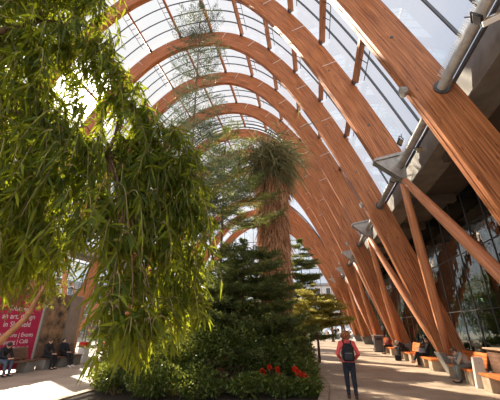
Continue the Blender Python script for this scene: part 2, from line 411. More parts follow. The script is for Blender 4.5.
# stations of the purlins: equal arc steps along the outer curve
tt = np.linspace(0, 1.0, 900)
pts = np.array([prof(u, WO, HO, PO) for u in tt])
al = np.concatenate([[0], np.cumsum(np.linalg.norm(np.diff(pts, axis=0), axis=1))])
STEP = 2.45
us = []
k = .5
while True:
    u = float(np.interp(k*STEP, al, tt))
    if prof(u, WO, HO, PO)[1] < 8.6: break
    us.append(u); k += 1
stations = sorted([-u for u in us] + us)
def normal(u):
    e_ = 1e-3; a = np.array(prof(u-e_, WO, HO, PO)); b = np.array(prof(u+e_, WO, HO, PO)); t_ = (b-a)/np.linalg.norm(b-a)
    return np.array([-t_[1], t_[0]]), t_
uend = u_at(7.95, HO, PO)
NG = 56
gth = np.linspace(-PI/2, PI/2, NG)
for i in range(len(RIBS)-1 + 1):
    Y0 = RIBS[i]; Y1 = RIBS[i+1] if i+1 < len(RIBS) else Y_END
    SC[0] = RISE.get(i, 1.0) if i != 6 else 1.0; uend = u_at(7.95, HO, PO)
    wdw = empty('window_%d' % (i+1), (XC, Y0, 0), kind='structure')
    def P(o, wdw=wdw):
        o.parent = wdw; o.matrix_parent_inverse = Matrix.Translation((-XC, -wdw.location.y, 0)); return o
    # glass skin (2 cm thick look is not visible; one sheet)
    g = MB(); vs = []; fs = []
    for t_ in gth:
        u = uend*math.sin(t_); nn, _ = normal(u if abs(u) > 1e-4 else 1e-4); p = np.array(prof(u, WO, HO, PO)) + nn*.30
        vs += [(p[0], Y0, p[1]), (p[0], Y1, p[1])]
    fs = [(2*k, 2*k+1, 2*k+3, 2*k+2) for k in range(NG-1)]
    g.add(vs, fs); P(g.build('glass_pane', M['roof_glass'], smooth=True))
    # glazing bars follow the arch
    for j in range(1, 5):
        yb = Y0+(Y1-Y0)*j/5
        b = MB()
        pth = []
        for t_ in gth[::1]:
            u = uend*math.sin(t_); nn, _ = normal(u if abs(u) > 1e-4 else 1e-4); p = np.array(prof(u, WO, HO, PO))
            pth.append((p+nn*.25, p+nn*.33))
        vs = []; fs = []
        for (a_, c_) in pth:
            vs += [(a_[0], yb-.02, a_[1]), (a_[0], yb+.02, a_[1]), (c_[0], yb+.02, c_[1]), (c_[0], yb-.02, c_[1])]
        for k in range(len(pth)-1):
            for m_ in range(4): fs.append((4*k+m_, 4*k+(m_+1) % 4, 4*(k+1)+(m_+1) % 4, 4*(k+1)+m_))
        b.add(vs, fs); P(b.build('glazing_bar', M['bar']))
    # timber purlins with steel end shoes and an opening-vent ladder beside them
    for u in stations:
        nn, t_ = normal(u if abs(u) > 1e-4 else 1e-4); c = np.array(prof(u, WO, HO, PO)) + nn*.06
        b = MB(); hw, hd = .065, .125
        cs = [c+t_*sx*hw+nn*sz*hd for sx, sz in ((-1,-1),(1,-1),(1,1),(-1,1))]
        b.add([(p[0], Y0+.15, p[1]) for p in cs]+[(p[0], Y1-.15, p[1]) for p in cs], [(0,1,2,3),(7,6,5,4),(0,4,5,1),(1,5,6,2),(2,6,7,3),(3,7,4,0)])
        o = b.build('purlin', M['purlin']); P(o)
        me = o.data; uvl = me.uv_layers.new(name='UVMap'); off = rnd.uniform(0, 20)
        for lp in me.loops:
            vv = lp.vertex_index; uvl.data[lp.index].uv = ((0 if vv < 4 else Y1-Y0)+off, (vv % 4)*.17+off)
        sh = MB()
        c2 = c-nn*.09
        for yy in (Y0+.15, Y1-.35):
            cs = [c2+t_*sx*.095+nn*sz*.05 for sx, sz in ((-1,-1),(1,-1),(1,1),(-1,1))]
            sh.add([(p[0], yy, p[1]) for p in cs]+[(p[0], yy+.2, p[1]) for p in cs], [(0,1,2,3),(7,6,5,4),(0,4,5,1),(1,5,6,2),(2,6,7,3),(3,7,4,0)])
        so = sh.build('purlin_shoe', M['dark_steel']); so.parent = o
        if i < 8:
            ld = MB(); q = c+t_*.42*(1 if u >= 0 else -1)+nn*.12
            ld.tube([(q[0], Y0+.6, q[1]), (q[0], Y1-.6, q[1])], .018, 5)
            for yy in (Y0+1.2, Y0+1.9, Y0+2.6):
                ld.tube([(q[0], yy, q[1]), (c[0]+t_[0]*.05, yy, c[1]+t_[1]*.05)], .018, 5)
            P(ld.build('vent_rod', M['bar']))
SC[0] = 1.0
# upright glazed steps where the roof drops to a lower arch
for k, i in enumerate((7, 10)):
    hi, lo = RISE.get(i-1, 1.0), RISE[i]; Y = RIBS[i]-.22
    st = empty('window_%d' % (40+k), (XC, Y, 0), kind='structure')
    g = MB(); vs = []; rr_ = [[], []]
    for t_ in gth:
        for q, sc_ in enumerate((hi, lo)):
            SC[0] = sc_; u = u_at(8.2, HO, PO)*math.sin(t_); p = prof(u, WO, HO, PO); vs.append((p[0]-XC, 0, p[1]+.30)); rr_[q].append((p[0]-XC, 0, p[1]+.30-.12*q))
    g.add(vs, [(2*j, 2*j+1, 2*j+3, 2*j+2) for j in range(NG-1)]); g.build('glass_pane', M['roof_glass'], st)
    for q in range(2):
        b = MB(); b.tube(rr_[q], .07, 6); b.build('edge_frame', M['dark_steel'], st)
SC[0] = 1.0

# ------------------------------------------------------------------ gutter beams, long pipes, side walls
def struct(name, mb, m, **k):
    o = mb.build(name, m, **k); o['kind'] = 'structure'; return o
for s, nm in ((1, 'right'), (-1, 'left')):
    f = (lambda x: x) if s > 0 else (lambda x: 2*XC-x)
    b = MB()
    poly = [(f(4.22), 7.05), (f(4.22), 7.95), (f(4.42), 8.25), (f(5.1), 8.25), (f(5.1), 7.05)]
    b.prism(poly if s < 0 else poly[::-1], 'y', -4, Y_END+.2)
    struct('trim_gutter_'+nm, b, M['concrete'])
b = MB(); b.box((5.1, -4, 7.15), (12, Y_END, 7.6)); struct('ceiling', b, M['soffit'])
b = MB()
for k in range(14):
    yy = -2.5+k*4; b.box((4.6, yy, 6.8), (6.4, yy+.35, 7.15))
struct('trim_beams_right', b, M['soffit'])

for s in (1, -1):
    x = 3.57 if s > 0 else 2*XC-3.57
    lab = ('long pale steel pipe running through the arches on the right side' if s > 0 else 'long steel pipe running through the arches along the left side behind the foliage')
    t = empty('steel_pipe', (x, 0, 7.3), label=lab, cat='pipe')
    b = MB(); b.tube([(0, -3, 0), (0, Y_END-.4, 0)], .12, 18); b.build('pipe_tube', M['steel'], t, True)
    for Y in RIBS: b = MB(); b.tube([(0, Y+.95, 0), (0, Y+1.03, 0)], .14, 18); b.build('pipe_coupling', M['dark_steel'], t)
    b = MB()
    dx = .30*s
    b.tube([(dx, -3, .12), (dx, Y_END-.4, .12)], .05, 8); b.build('cable_conduit', M['dark_steel'], t, True)
    if s > 0:
        for y0, y1 in ((2.9, 6.5), (9.2, 10.7)):
            b = MB()
            yy = y0
            while yy < y1:
                for a in (-.45, 0, .45): b.tube([(0, yy, .13), (math.sin(a-.5)*.14, yy+rnd.uniform(-.02,.02), .13+math.cos(a)*.14)], .004, 3, False)
                yy += .045
            b.build('bird_spikes', M['white_metal'], t)

# right facade: glazed shop front under the soffit
FX = 6.5
fac = empty('wall_right', (FX, 0, 0), kind='structure')
b = MB(); b.box((0, -4, .12), (.02, Y_END, 7.1)); b.build('glass_pane', M['shop_glass'], fac)
yy = -3.5
mul = MB(); k = 0
while yy < Y_END:
    mul.box((-.03, yy-.012, 0), (.03, yy+.012, 7.12)); yy += 1.3
mul.build('mullion', M['dark_steel'], fac)
tr = MB()
for z in (.1, 2.4, 4.7, 7.08): tr.box((-.03, -4, z-.015), (.03, Y_END, z+.015))
tr.build('transom', M['dark_steel'], fac)
co = MB()
for k in range(9):
    co.tube([(.7, 1.5+k*6, 0), (.7, 1.5+k*6, 7.1)], .18, 12)
co.build('column', M['dark_steel'], fac, True)
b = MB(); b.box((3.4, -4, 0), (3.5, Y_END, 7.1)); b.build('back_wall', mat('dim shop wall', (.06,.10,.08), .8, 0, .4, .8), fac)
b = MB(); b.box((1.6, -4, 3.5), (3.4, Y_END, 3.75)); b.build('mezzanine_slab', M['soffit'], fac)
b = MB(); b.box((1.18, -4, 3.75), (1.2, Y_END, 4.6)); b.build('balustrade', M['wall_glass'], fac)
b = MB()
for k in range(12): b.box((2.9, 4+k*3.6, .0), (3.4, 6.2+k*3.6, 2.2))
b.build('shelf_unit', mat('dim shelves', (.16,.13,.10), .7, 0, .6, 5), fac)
# warm point lights inside the shop front
for k in range(6):
    l = bpy.data.objects.new('shop_lamp', bpy.data.lights.new('shop_lamp', 'POINT')); COL.objects.link(l)
    l.location = (8.6, 7+k*6, 3.1); l.data.energy = 25; l.data.color = (1, .85, .65); l.data.shadow_soft_size = .1

# left side: low glass wall between the arch feet, buildings outside
LX = -21.2
lw = empty('wall_left', (LX, 0, 0), kind='structure')
b = MB(); b.box((0, -4, .1), (.02, Y_END, 7.3)); b.build('glass_pane', M['wall_glass'], lw)
b = MB(); yy = -4
while yy < Y_END: b.box((-.04, yy-.03, 0), (.04, yy+.03, 7.3)); yy += 1.95
b.build('mullion', M['dark_steel'], lw)
b = MB()
for z in (.1, 2.5, 4.9, 7.28): b.box((-.05, -4, z-.04), (.05, Y_END, z+.04))
b.build('transom', M['dark_steel'], lw)
# far end wall: glazed gable with an open doorway
ew = empty('wall_back', (0, Y_END, 0), kind='structure')
gp = MB(); NN = 40
def top(x):
    u = (x-XC)/WO
    return EYE+HO*.79*(1-abs(u)**PO)+.3 if abs(u) < 1 else 2
xs = np.linspace(XC-12.2, XC+12.2, NN)
for a_, c_ in zip(xs[:-1], xs[1:]):
    if a_ > .2 and c_ < 4.4: z0 = 3.2
    else: z0 = 0
    gp.add([(a_, 0, z0), (c_, 0, z0), (c_, 0, max(top(c_), .5)), (a_, 0, max(top(a_), .5))], [(0,1,2,3)])
gp.build('glass_pane', M['wall_glass'], ew)
gm = MB()
for x in np.arange(XC-11.5, XC+11.6, 1.53): gm.box((x-.03, -.04, 3.2 if .2 < x < 4.4 else 0), (x+.03, .04, top(x)))
for z in np.arange(3.2, 17, 2.4):
    u = (max(1-(z-EYE)/(HO*.79), 0))**(1/PO); gm.box((XC-WO*u, -.04, z-.04), (XC+WO*u, .04, z+.04))
gm.build('mullion', M['bar'], ew)

b = MB(); b.box((-24, -6, -.3), (12, Y_END+.2, 0)); struct('floor', b, M['floor'])
b = MB(); b.box((-90, -60, -.5), (90, 140, -.31)); b.box((-90, Y_END+.25, -.31), (90, 140, -.02))
b.box((-90, -60, -.31), (-24.05, Y_END+.2, -.02)); struct('ground', b, M['asphalt'])

# ------------------------------------------------------------------ outside
def building(name, x0, x1, y0, y1, h, m, face, label, floors=3, bay=2.4):
    t = empty(name, ((x0+x1)/2, (y0+y1)/2, 0), label=label, cat='building')
    def P(o): o.parent = t; o.matrix_parent_inverse = Matrix.Translation((-(x0+x1)/2, -(y0+y1)/2, 0)); return o
    b = MB(); b.box((x0, y0, -.02), (x1, y1, h)); P(b.build('facade', m))
    b = MB(); b.box((x0-.3, y0-.3, h), (x1+.3, y1+.3, h+.4)); P(b.build('parapet', M['concrete']))
    fh = h/floors
    for k in range(floors):
        if face == 'x':
            n = int((y1-y0)/bay)
            for j in range(n):
                y = y0+bay*(j+.5); f_ = MB(); f_.box((x1-.02, y-.6, k*fh+.9), (x1+.06, y+.6, k*fh+fh-.4)); w_ = P(f_.build('window_frame', M['white']))
                g_ = MB(); g_.box((x1+.06, y-.5, k*fh+1.0), (x1+.08, y+.5, k*fh+fh-.5)); p_ = g_.build('pane', M['car_dark']); P(p_); p_.parent = w_; p_.matrix_parent_inverse = Matrix(); p_.matrix_parent_inverse = Matrix.Translation((-(x0+x1)/2, -(y0+y1)/2, 0)) @ Matrix()
                p_.matrix_parent_inverse = Matrix()
        else:
            n = int((x1-x0)/bay)
            for j in range(n):
                x = x0+bay*(j+.5); f_ = MB(); f_.box((x-.6, y0-.06, k*fh+.9), (x+.6, y0+.02, k*fh+fh-.4)); w_ = P(f_.build('window_frame', M['white']))
                g_ = MB(); g_.box((x-.5, y0-.08, k*fh+1.0), (x+.5, y0-.06, k*fh+fh-.5)); p_ = g_.build('pane', M['car_dark']); p_.parent = w_
building('office_building', -52, -36, 12, 34, 9.5, M['pale_wall'], 'x', 'pale rendered building with white windows outside the left glass wall')
building('brick_building', -54, -38, 37, 66, 8.2, M['brick'], 'x', 'brown brick building outside the left wall beyond the pale one')
building('street_building', -12, 22, 78, 92, 11, M['pale_wall'], 'y', 'pale office building across the street past the far end of the hall')

def sphere(loc, r, label):
    t = empty('mirror_sphere', loc, label=label, cat='sculpture', group='mirrored spheres in the street')
    b = MB(); b.ell((0,0,r), (r,r,r), 32, 20); b.build('ball', M['mirror'], t, True)
    b = MB(); b.tube([(0,0,-.01), (0,0,.06)], r*.4, 20); b.build('base_plate', M['dark_steel'], t)
sphere((3.3, 56, -.02), 1.15, 'largest mirrored steel ball outside the far doorway')
sphere((1.6, 54, -.02), .8, 'smaller mirrored steel ball left of the large one outside the far doorway')
sphere((5.6, 58, -.02), .85, 'mirrored steel ball at right behind the walker, outside the far doorway')
def post(loc, h, label, r=.16):
    t = empty('wooden_post', loc, label=label, cat='post', group='posts by the far doorway')
    b = MB(); b.tube([(0,0,0), (0,0,h)], r, 10); b.build('shaft', M['dark_wood'], t, True)
    b = MB(); b.tube([(0,0,0), (0,0,.12)], r*1.6, 10); b.build('foot_plate', M['dark_steel'], t)
post((2.05, 44, 0), 3.6, 'brown post left of the walker near the far doorway')
post((3.55, 47.5, 0), 4.2, 'brown post just above the walker, nearer the far doorway')
def car(loc, rz, m, label):
    t = empty('parked_car', loc, rz, label=label, cat='car')
    b = MB(); b.prism([(-2.1,.35),(2.1,.35),(2.15,.8),(1.3,.95),(.7,1.42),(-1.1,1.45),(-1.9,.98),(-2.15,.85)], 'y', -.85, .85)
    b.build('body_shell', m, t, bevel=.08)
    b = MB(); b.prism([(-1.0,.98),(1.15,.98),(.65,1.36),(-1.0,1.38)], 'y', -.87, .87); b.build('side_window', M['car_dark'], t)
    for x in (-1.3, 1.3):
        for y in (-.8, .8):
            b = MB(); b.tube([(x, y-.1, .32), (x, y+.1, .32)], .33, 16); b.build('wheel', M['tyre'], t)
car((-3.5, 66, -.02), 0, M['car'], 'silver car parked in the street left of the mirrored balls')
car((7.5, 68, -.02), .1, M['car'], 'silver car parked in the street right of the mirrored balls')

# ------------------------------------------------------------------ leaf generators
def leaf_cloud(base, dirs, length, width, fold=.25, bend=.15, tint=None, simple=False):
    """lanceolate blades as geometry. base (N,3) dirs (N,3)"""
    N = len(base); dirs = unit(dirs)
    r = unit(rng.normal(size=(N,3))); side = unit(np.cross(dirs, r)); nor = np.cross(side, dirs)
    L_ = np.broadcast_to(length, (N,))[:,None]; W_ = np.broadcast_to(width, (N,))[:,None]
    down = np.array([0,0,-1.])
    def pt(t, s, lift=0): return base + dirs*L_*t + down*bend*L_*t*t + side*W_*s + nor*W_*lift
    if simple:
        vs = np.stack([pt(0,0), pt(.45,.5,.2*fold), pt(1,0), pt(.45,-.5,.2*fold)], 1)
        K = 4; tmpl = [(0,1,2),(0,2,3)]
    else:
        vs = np.stack([pt(0,0), pt(.28,-.5,fold), pt(.28,0), pt(.28,.5,fold), pt(.65,-.36,fold*.8), pt(.65,0), pt(.65,.36,fold*.8), pt(1,0)], 1)
        K = 8; tmpl = [(0,2,1),(0,3,2),(1,2,5,4),(2,3,6,5),(4,5,7),(5,6,7)]
    lo = np.concatenate([np.array(f) for f in tmpl]); cnt = [len(f) for f in tmpl]; st = np.concatenate([[0], np.cumsum(cnt)[:-1]])
    nl = len(lo)
    loops = (lo[None,:] + (np.arange(N)*K)[:,None]).ravel(); starts = (st[None,:] + (np.arange(N)*nl)[:,None]).ravel()
    if tint is None: tint = rng.random(N)
    return [vs.reshape(-1,3), loops, starts, np.repeat(tint, K)]
def merge(clouds):
    V_, L_, S_, T_ = [], [], [], []; nv = nl = 0
    for v, l, s, t in clouds:
        V_.append(v); L_.append(l+nv); S_.append(s+nl); T_.append(t); nv += len(v); nl += len(l)
    return np.concatenate(V_), np.concatenate(L_), np.concatenate(S_), np.concatenate(T_)
def leaf_obj(name, clouds, m, parent, smooth=False):
    v, l, s, t = merge(clouds)
    return link(name, fast_mesh(name, v, l, s, t), m, parent)

LM = {
 'fig': leaf_mat('drooping fig leaf', [(.012,.024,.006),(.028,.05,.010),(.06,.10,.014),(.17,.21,.02)], (.64,.70,.03), .45, .5),
 'olive': leaf_mat('small olive leaf', [(.05,.07,.02),(.10,.12,.03),(.20,.18,.04)], (.5,.48,.06), .4),
 'shrub': leaf_mat('glossy shrub leaf', [(.014,.026,.008),(.035,.06,.014),(.09,.13,.03),(.26,.30,.10)], (.50,.56,.08), .35, .28),
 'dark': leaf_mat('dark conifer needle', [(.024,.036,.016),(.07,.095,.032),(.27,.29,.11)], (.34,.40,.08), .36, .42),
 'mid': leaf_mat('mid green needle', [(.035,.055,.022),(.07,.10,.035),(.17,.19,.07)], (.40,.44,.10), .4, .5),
 'grey': leaf_mat('grey green needle', [(.05,.07,.045),(.09,.12,.07),(.15,.17,.10)], (.22,.28,.12), .25, .55),
 'bright': leaf_mat('bright green leaf', [(.05,.20,.06),(.10,.38,.10),(.18,.55,.15)], (.2,.6,.15), .35),
 'gold': leaf_mat('golden green needle', [(.10,.11,.03),(.27,.25,.07),(.60,.50,.17)], (.75,.66,.14), .48, .5),
 'thatch': leaf_mat('dead palm leaf', [(.22,.10,.05),(.52,.27,.14),(.78,.48,.28)], (.45,.2,.08), .2, .8),
 'palm': leaf_mat('yucca blade', [(.06,.065,.03),(.15,.15,.07),(.34,.30,.16)], (.4,.38,.14), .3, .5),
 'red': leaf_mat('red bract', [(.6,.02,.012),(.8,.05,.02),(.9,.10,.03)], (.9,.08,.02), .35, .5),
 'pink': leaf_mat('dusty pink leaf', [(.3,.08,.08),(.5,.16,.15)], (.5,.15,.12), .3, .5),
 'yellow': leaf_mat('yellow leaf', [(.5,.42,.03),(.75,.6,.05)], (.8,.7,.05), .4, .5)}

# ------------------------------------------------------------------ conifers in tiers (norfolk pines)
def conifer(name, loc, h, z0, tiers, rad, m, label, per=6, droop=.12, up=0, dens=1.0, jz=.08, trunk_r=.09, nl=.09, cat='tree', lean=(0,0), branchlet=.42, group=None, base_z=0, nw=.012, phase=None):
    t = empty(name, loc, label=label, cat=cat, group=group)
    tb = MB(); n_ = 10
    ax = lambda z: V(lean[0]*(z/h)**1.3, lean[1]*(z/h)**1.3, z)
    tb.tube([ax(h*k/n_) for k in range(n_+1)], [trunk_r*(1-.85*k/n_) for k in range(n_+1)], 8)
    clouds = []; bm_ = tb
    for ti in range(tiers):
        f = ti/max(1, tiers-1); z = z0+(h-z0)*(f**.95)*.98
        R = rad(f) if callable(rad) else rad*(1-f)**.7+.12
        p0 = rnd.uniform(0, 6.28) if phase is None else phase+ti*.5
        for k in range(per):
            a = p0+2*PI*k/per+rnd.uniform(-.22,.22); r_ = R*rnd.uniform(.78, 1.08)
            o = ax(z)+V(0,0,rnd.uniform(-jz,jz)); dr = V(math.cos(a), math.sin(a), 0); sd = V(-math.sin(a), math.cos(a), 0)
            path = []
            S = 9
            for j in range(S+1):
                s = j/S; path.append(o+dr*r_*s+V(0,0,1)*(r_*(-droop*math.sin(s*2.2)+ (droop*.8+up)*s*s)))
            bm_.tube(path, [.022*(1-.8*j/S)*(trunk_r/.09) for j in range(S+1)], 4, False)
            path = np.array(path)
            nb = max(6, int(r_*12*dens))
            for j in range(nb):
                s = .16+.84*(j+.5)/nb; q = np.array([np.interp(s*S, np.arange(S+1), path[:,c]) for c in range(3)])
                bl = branchlet*R/1.6*(1.0-.75*abs(s-.45))*rnd.uniform(.8,1.15)+.05
                for sg in (-1, 1):
                    bd = unit(sd*sg*.9+dr*.55+V(0,0,rnd.uniform(-.15,.22)))
                    nn_ = max(6, int(bl/ .016*dens))
                    ss = np.linspace(0, 1, nn_)
                    bs = q+bd*bl*ss[:,None]+V(0,0,1)*(-.12*bl*np.sin(ss*2.5)+.12*bl*ss**2)[:,None]
                    dd = bd*.7+rng.normal(size=(nn_,3))*.45+V(0,0,.5)
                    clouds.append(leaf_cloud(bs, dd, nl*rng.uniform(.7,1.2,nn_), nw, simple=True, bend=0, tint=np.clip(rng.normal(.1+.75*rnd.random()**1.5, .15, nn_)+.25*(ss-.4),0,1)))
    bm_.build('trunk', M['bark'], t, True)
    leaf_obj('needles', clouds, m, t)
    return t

def shrub(name, loc, r, m, label, n=1400, ll=.06, lw=.03, cat='shrub', group=None, stems=9, shape=1.0, extra=None, simple=True):
    """rounded bush: many-stemmed, leaves over lumpy shell and inside"""
    t = empty(name, loc, label=label, cat=cat, group=group)
    lumps = [(unit(rng.normal(size=3))*V(*r)*.45+V(0,0,r[2]*.95), V(*r)*rnd.uniform(.45,.7)) for _ in range(9)]
    lumps.append((V(0,0,r[2]*.8), V(*r)*.75))
    bs = []; ds = []
    each = n//len(lumps)
    for c, q in lumps:
        dv = unit(rng.normal(size=(each,3))); rr = rng.uniform(.72,1.03,(each,1))
        p = c+dv*q*rr; p[:,2] = np.abs(p[:,2])*.98+.03
        bs.append(p); ds.append(dv+rng.normal(size=(each,3))*.55+V(0,0,.25))
    bs = np.concatenate(bs); ds = np.concatenate(ds)
    sb = MB()
    for k in range(stems):
        c, q = lumps[k % len(lumps)]; a = rnd.uniform(0,6.28)
        b0 = V(math.cos(a)*.08, math.sin(a)*.08, 0)
        sb.tube([b0, b0*.5+c*.5+V(0,0,.02), c+q*.4*unit(rng.normal(size=3))], [.022,.016,.006], 5)
    sb.build('stems', M['bark'], t)
    tn = np.clip(rng.normal(.40,.36,len(bs)),0,1)
    leaf_obj('leaves', [leaf_cloud(bs, ds, ll*rng.uniform(.7,1.3,len(bs)), lw, simple=simple, tint=tn)], m, t)
    if extra: extra(t)
    return t

# ------------------------------------------------------------------ the central planting bed
bed = [(-6.0,6.4),(-1.2,6.4),(-.1,8.2),(.05,10.5),(-.35,16),(-.9,24),(-1.0,33),(-1.6,38),(-9.5,38),(-10.6,24),(-10.5,17.5),(-9.2,13.6),(-7.0,10.3),(-6.0,8.6)]
t = empty('planting_bed', (-4,20,0), label='long central planting bed with sandstone kerb and dark mulch', cat='planter')
b = MB(); b.prism([(x+4,y-20) for x,y in bed], 'z', 0, .16); b.build('mulch', M['soil'], t)
b = MB(); n = len(bed)
cxy = V(-4,20)
for i in range(n):
    a = V(*bed[i]); c = V(*bed[(i+1)%n]); dd = unit(c-a); nn = V(dd[1],-dd[0])
    # outward side
    q = [a, c, c+nn*.22, a+nn*.22]
    b.prism([(p[0]+4,p[1]-20) for p in q], 'z', 0, .20)
b.build('kerb', M['stone'], t, bevel=.01)

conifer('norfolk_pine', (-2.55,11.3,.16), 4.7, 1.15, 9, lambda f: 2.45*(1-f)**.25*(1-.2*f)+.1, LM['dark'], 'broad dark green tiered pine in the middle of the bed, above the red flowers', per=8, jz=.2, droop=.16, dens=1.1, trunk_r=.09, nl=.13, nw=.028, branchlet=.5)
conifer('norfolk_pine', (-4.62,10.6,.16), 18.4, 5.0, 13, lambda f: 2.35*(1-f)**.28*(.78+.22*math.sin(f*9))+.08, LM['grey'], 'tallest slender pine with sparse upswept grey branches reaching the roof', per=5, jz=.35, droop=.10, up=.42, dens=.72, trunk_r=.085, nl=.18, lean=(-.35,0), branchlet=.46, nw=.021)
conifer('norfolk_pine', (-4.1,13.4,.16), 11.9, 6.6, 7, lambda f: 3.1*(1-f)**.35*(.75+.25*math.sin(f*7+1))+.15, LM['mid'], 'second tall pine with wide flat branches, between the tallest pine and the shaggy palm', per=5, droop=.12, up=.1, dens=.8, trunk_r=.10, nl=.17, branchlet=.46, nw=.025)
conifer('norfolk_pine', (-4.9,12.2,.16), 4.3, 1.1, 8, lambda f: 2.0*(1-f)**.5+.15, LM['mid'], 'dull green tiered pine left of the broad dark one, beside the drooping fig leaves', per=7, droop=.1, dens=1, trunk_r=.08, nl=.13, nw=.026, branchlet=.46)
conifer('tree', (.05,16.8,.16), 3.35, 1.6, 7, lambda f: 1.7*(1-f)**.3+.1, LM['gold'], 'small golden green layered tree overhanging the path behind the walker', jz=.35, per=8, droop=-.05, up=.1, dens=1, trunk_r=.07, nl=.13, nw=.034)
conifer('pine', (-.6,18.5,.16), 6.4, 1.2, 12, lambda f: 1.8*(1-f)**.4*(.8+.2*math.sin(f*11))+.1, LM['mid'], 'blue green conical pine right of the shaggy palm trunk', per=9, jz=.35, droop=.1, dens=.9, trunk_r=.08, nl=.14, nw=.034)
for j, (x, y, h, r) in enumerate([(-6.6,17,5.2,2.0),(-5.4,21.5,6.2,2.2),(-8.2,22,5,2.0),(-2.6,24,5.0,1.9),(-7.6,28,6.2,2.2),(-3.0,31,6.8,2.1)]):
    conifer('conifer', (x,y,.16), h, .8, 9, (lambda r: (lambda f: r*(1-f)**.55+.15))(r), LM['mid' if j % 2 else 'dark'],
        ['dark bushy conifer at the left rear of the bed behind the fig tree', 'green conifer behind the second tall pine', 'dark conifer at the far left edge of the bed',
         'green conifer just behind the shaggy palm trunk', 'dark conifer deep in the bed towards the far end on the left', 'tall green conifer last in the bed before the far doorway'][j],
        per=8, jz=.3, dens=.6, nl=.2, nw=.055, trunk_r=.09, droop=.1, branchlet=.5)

# shaggy palm
t = empty('shaggy_palm', (-1.75,15.6,.16), label='tall palm with thick shaggy brown skirt of dead leaves and spiky crown', cat='palm tree')
b = MB(); b.tube([(0,0,0),(-.02,0,3),(-.08,0,6),(-.15,0,9),(-.2,0,11)], [.5,.5,.6,.7,.45], 12); b.build('trunk', M['bark'], t, True)
cl = []
N = 8500; z = rng.uniform(2.4, 10.3, N); a = rng.uniform(0, 2*PI, N)
R = np.interp(z, [2.4,4,7,9.4,10.3], [.58,.66,.78,.92,.82])*(rng.uniform(.72,1.05,N)+.10*np.sin(a*5+z*2.3)+.07*np.sin(z*7+a*3))
bs = np.stack([-.018*z+R*np.cos(a), R*np.sin(a), z+.4], 1)
ds = np.stack([np.cos(a)*.16, np.sin(a)*.16, -np.ones(N)], 1)+rng.normal(size=(N,3))*.16
cl.append(leaf_cloud(bs, ds, rng.uniform(.45,1.0,N), .045, bend=0, tint=np.clip(rng.normal(.5,.28,N),0,1)))
leaf_obj('dead_leaf_skirt', cl, LM['thatch'], t)
cl = []
N = 1500; el = rng.uniform(-.9, 1.2, N); a = rng.uniform(0, 2*PI, N)
c0 = V(-.2,0,10.9)+rng.normal(size=(N,3))*V(.75,.75,.5)
ds = np.stack([np.cos(el)*np.cos(a), np.cos(el)*np.sin(a), np.sin(el)], 1)
cl.append(leaf_cloud(c0, ds, rng.uniform(.9,2.0,N), .06, bend=.5, tint=rng.random(N)))
leaf_obj('crown_blades', cl, LM['palm'], t)
cl = []
N = 1000; a = rng.uniform(0, 2*PI, N)
c0 = np.stack([-.2+.85*np.cos(a), .85*np.sin(a), rng.uniform(9.4,10.8,N)], 1)
ds = np.stack([np.cos(a)*.6, np.sin(a)*.6, -rng.uniform(.3,1.4,N)], 1)
cl.append(leaf_cloud(c0, ds, rng.uniform(.6,1.2,N), .045, bend=.3, tint=rng.random(N)))
leaf_obj('drooping_blades', cl, LM['palm'], t)

# shrubs of the bed
SH = [
 (-1.0,8.75,(.55,.4,.24),'shrub','foremost low bush in front of the red flowers at the picture bottom'),
 (-.35,8.9,(.4,.45,.22),'shrub','foremost low bush at the path corner of the bed, right of the red flowers'),
 (-5.2,8.2,(.75,.6,.45),'shrub','foremost low bush at the left front corner of the bed, at the picture bottom'),
 (-4.0,8.0,(.8,.6,.42),'shrub','foremost low bush at the picture bottom, second from the left'),
 (-2.9,8.1,(.7,.6,.38),'shrub','foremost low bush below the pink leaved plant'),
 (-1.9,8.5,(.6,.45,.30),'shrub','foremost low bush left of the red flowers at the picture bottom'),
 (-.35,9.9,(.45,.6,.36),'shrub','small bush right behind the rightmost red flowers at the path edge'),
 (-2.0,12.8,(1.2,1.0,1.0),'shrub','dark bush behind the broad tiered pine'),
 (-7.2,11.9,(1.0,1.0,.7),'shrub','bush on the left edge of the bed, farther back than the corner bushes'),
 (-5.7,9.5,(1.0,.9,.72),'shrub','low rounded small leaved bush at the front left corner of the bed'),
 (-4.5,9.2,(1.0,.8,.85),'shrub','small leaved bush under the hanging fig leaves, second from the bed corner'),
 (-5.9,10.8,(1.1,1.0,.78),'shrub','bush at the left side of the bed behind the corner bush'),
 (-3.3,9.15,(1.0,.8,.95),'shrub','dark glossy bush left of the pink leaved plant at the bed front'),
 (-2.3,9.8,(.95,.8,.95),'shrub','dark bush directly behind the red flowers at left'),
 (-1.25,10.0,(.85,.8,.72),'shrub','dark bush behind the red flowers at right'),
 (-.55,11.3,(.6,.8,.50),'shrub','low bush on the path side edge of the bed right of the red flowers'),
 (-3.6,10.4,(1.2,.9,1.15),'shrub','taller dark bush beneath the broad tiered pine'),
 (-4.9,11.0,(1.1,.8,1.1),'shrub','tall bush beneath the tallest slender pine'),
 (-.9,13.2,(.8,1.1,.62),'mid','mid green bush along the path edge behind the low edge bush'),
 (-1.0,15.4,(.8,1.1,.70),'mid','green bush at the foot of the small golden tree'),
 (-1.6,19.6,(.9,1.2,.75),'mid','green bush beyond the small golden tree'),
 (-7.9,13.5,(1.2,1.2,.9),'shrub','bush at the left edge of the bed facing the banners'),
 (-6.4,13.6,(1.2,1.2,1.3),'mid','tall green bush in the middle left of the bed'),
 (-9.0,18,(1.2,1.4,1.0),'mid','green bush at the left edge of the bed farther back'),
 (-1.9,22.5,(1.0,1.4,.9),'mid','green bush by the path halfway along the bed'),
 (-2.2,29,(1.0,1.6,1.0),'mid','farthest green bush by the path'),
]
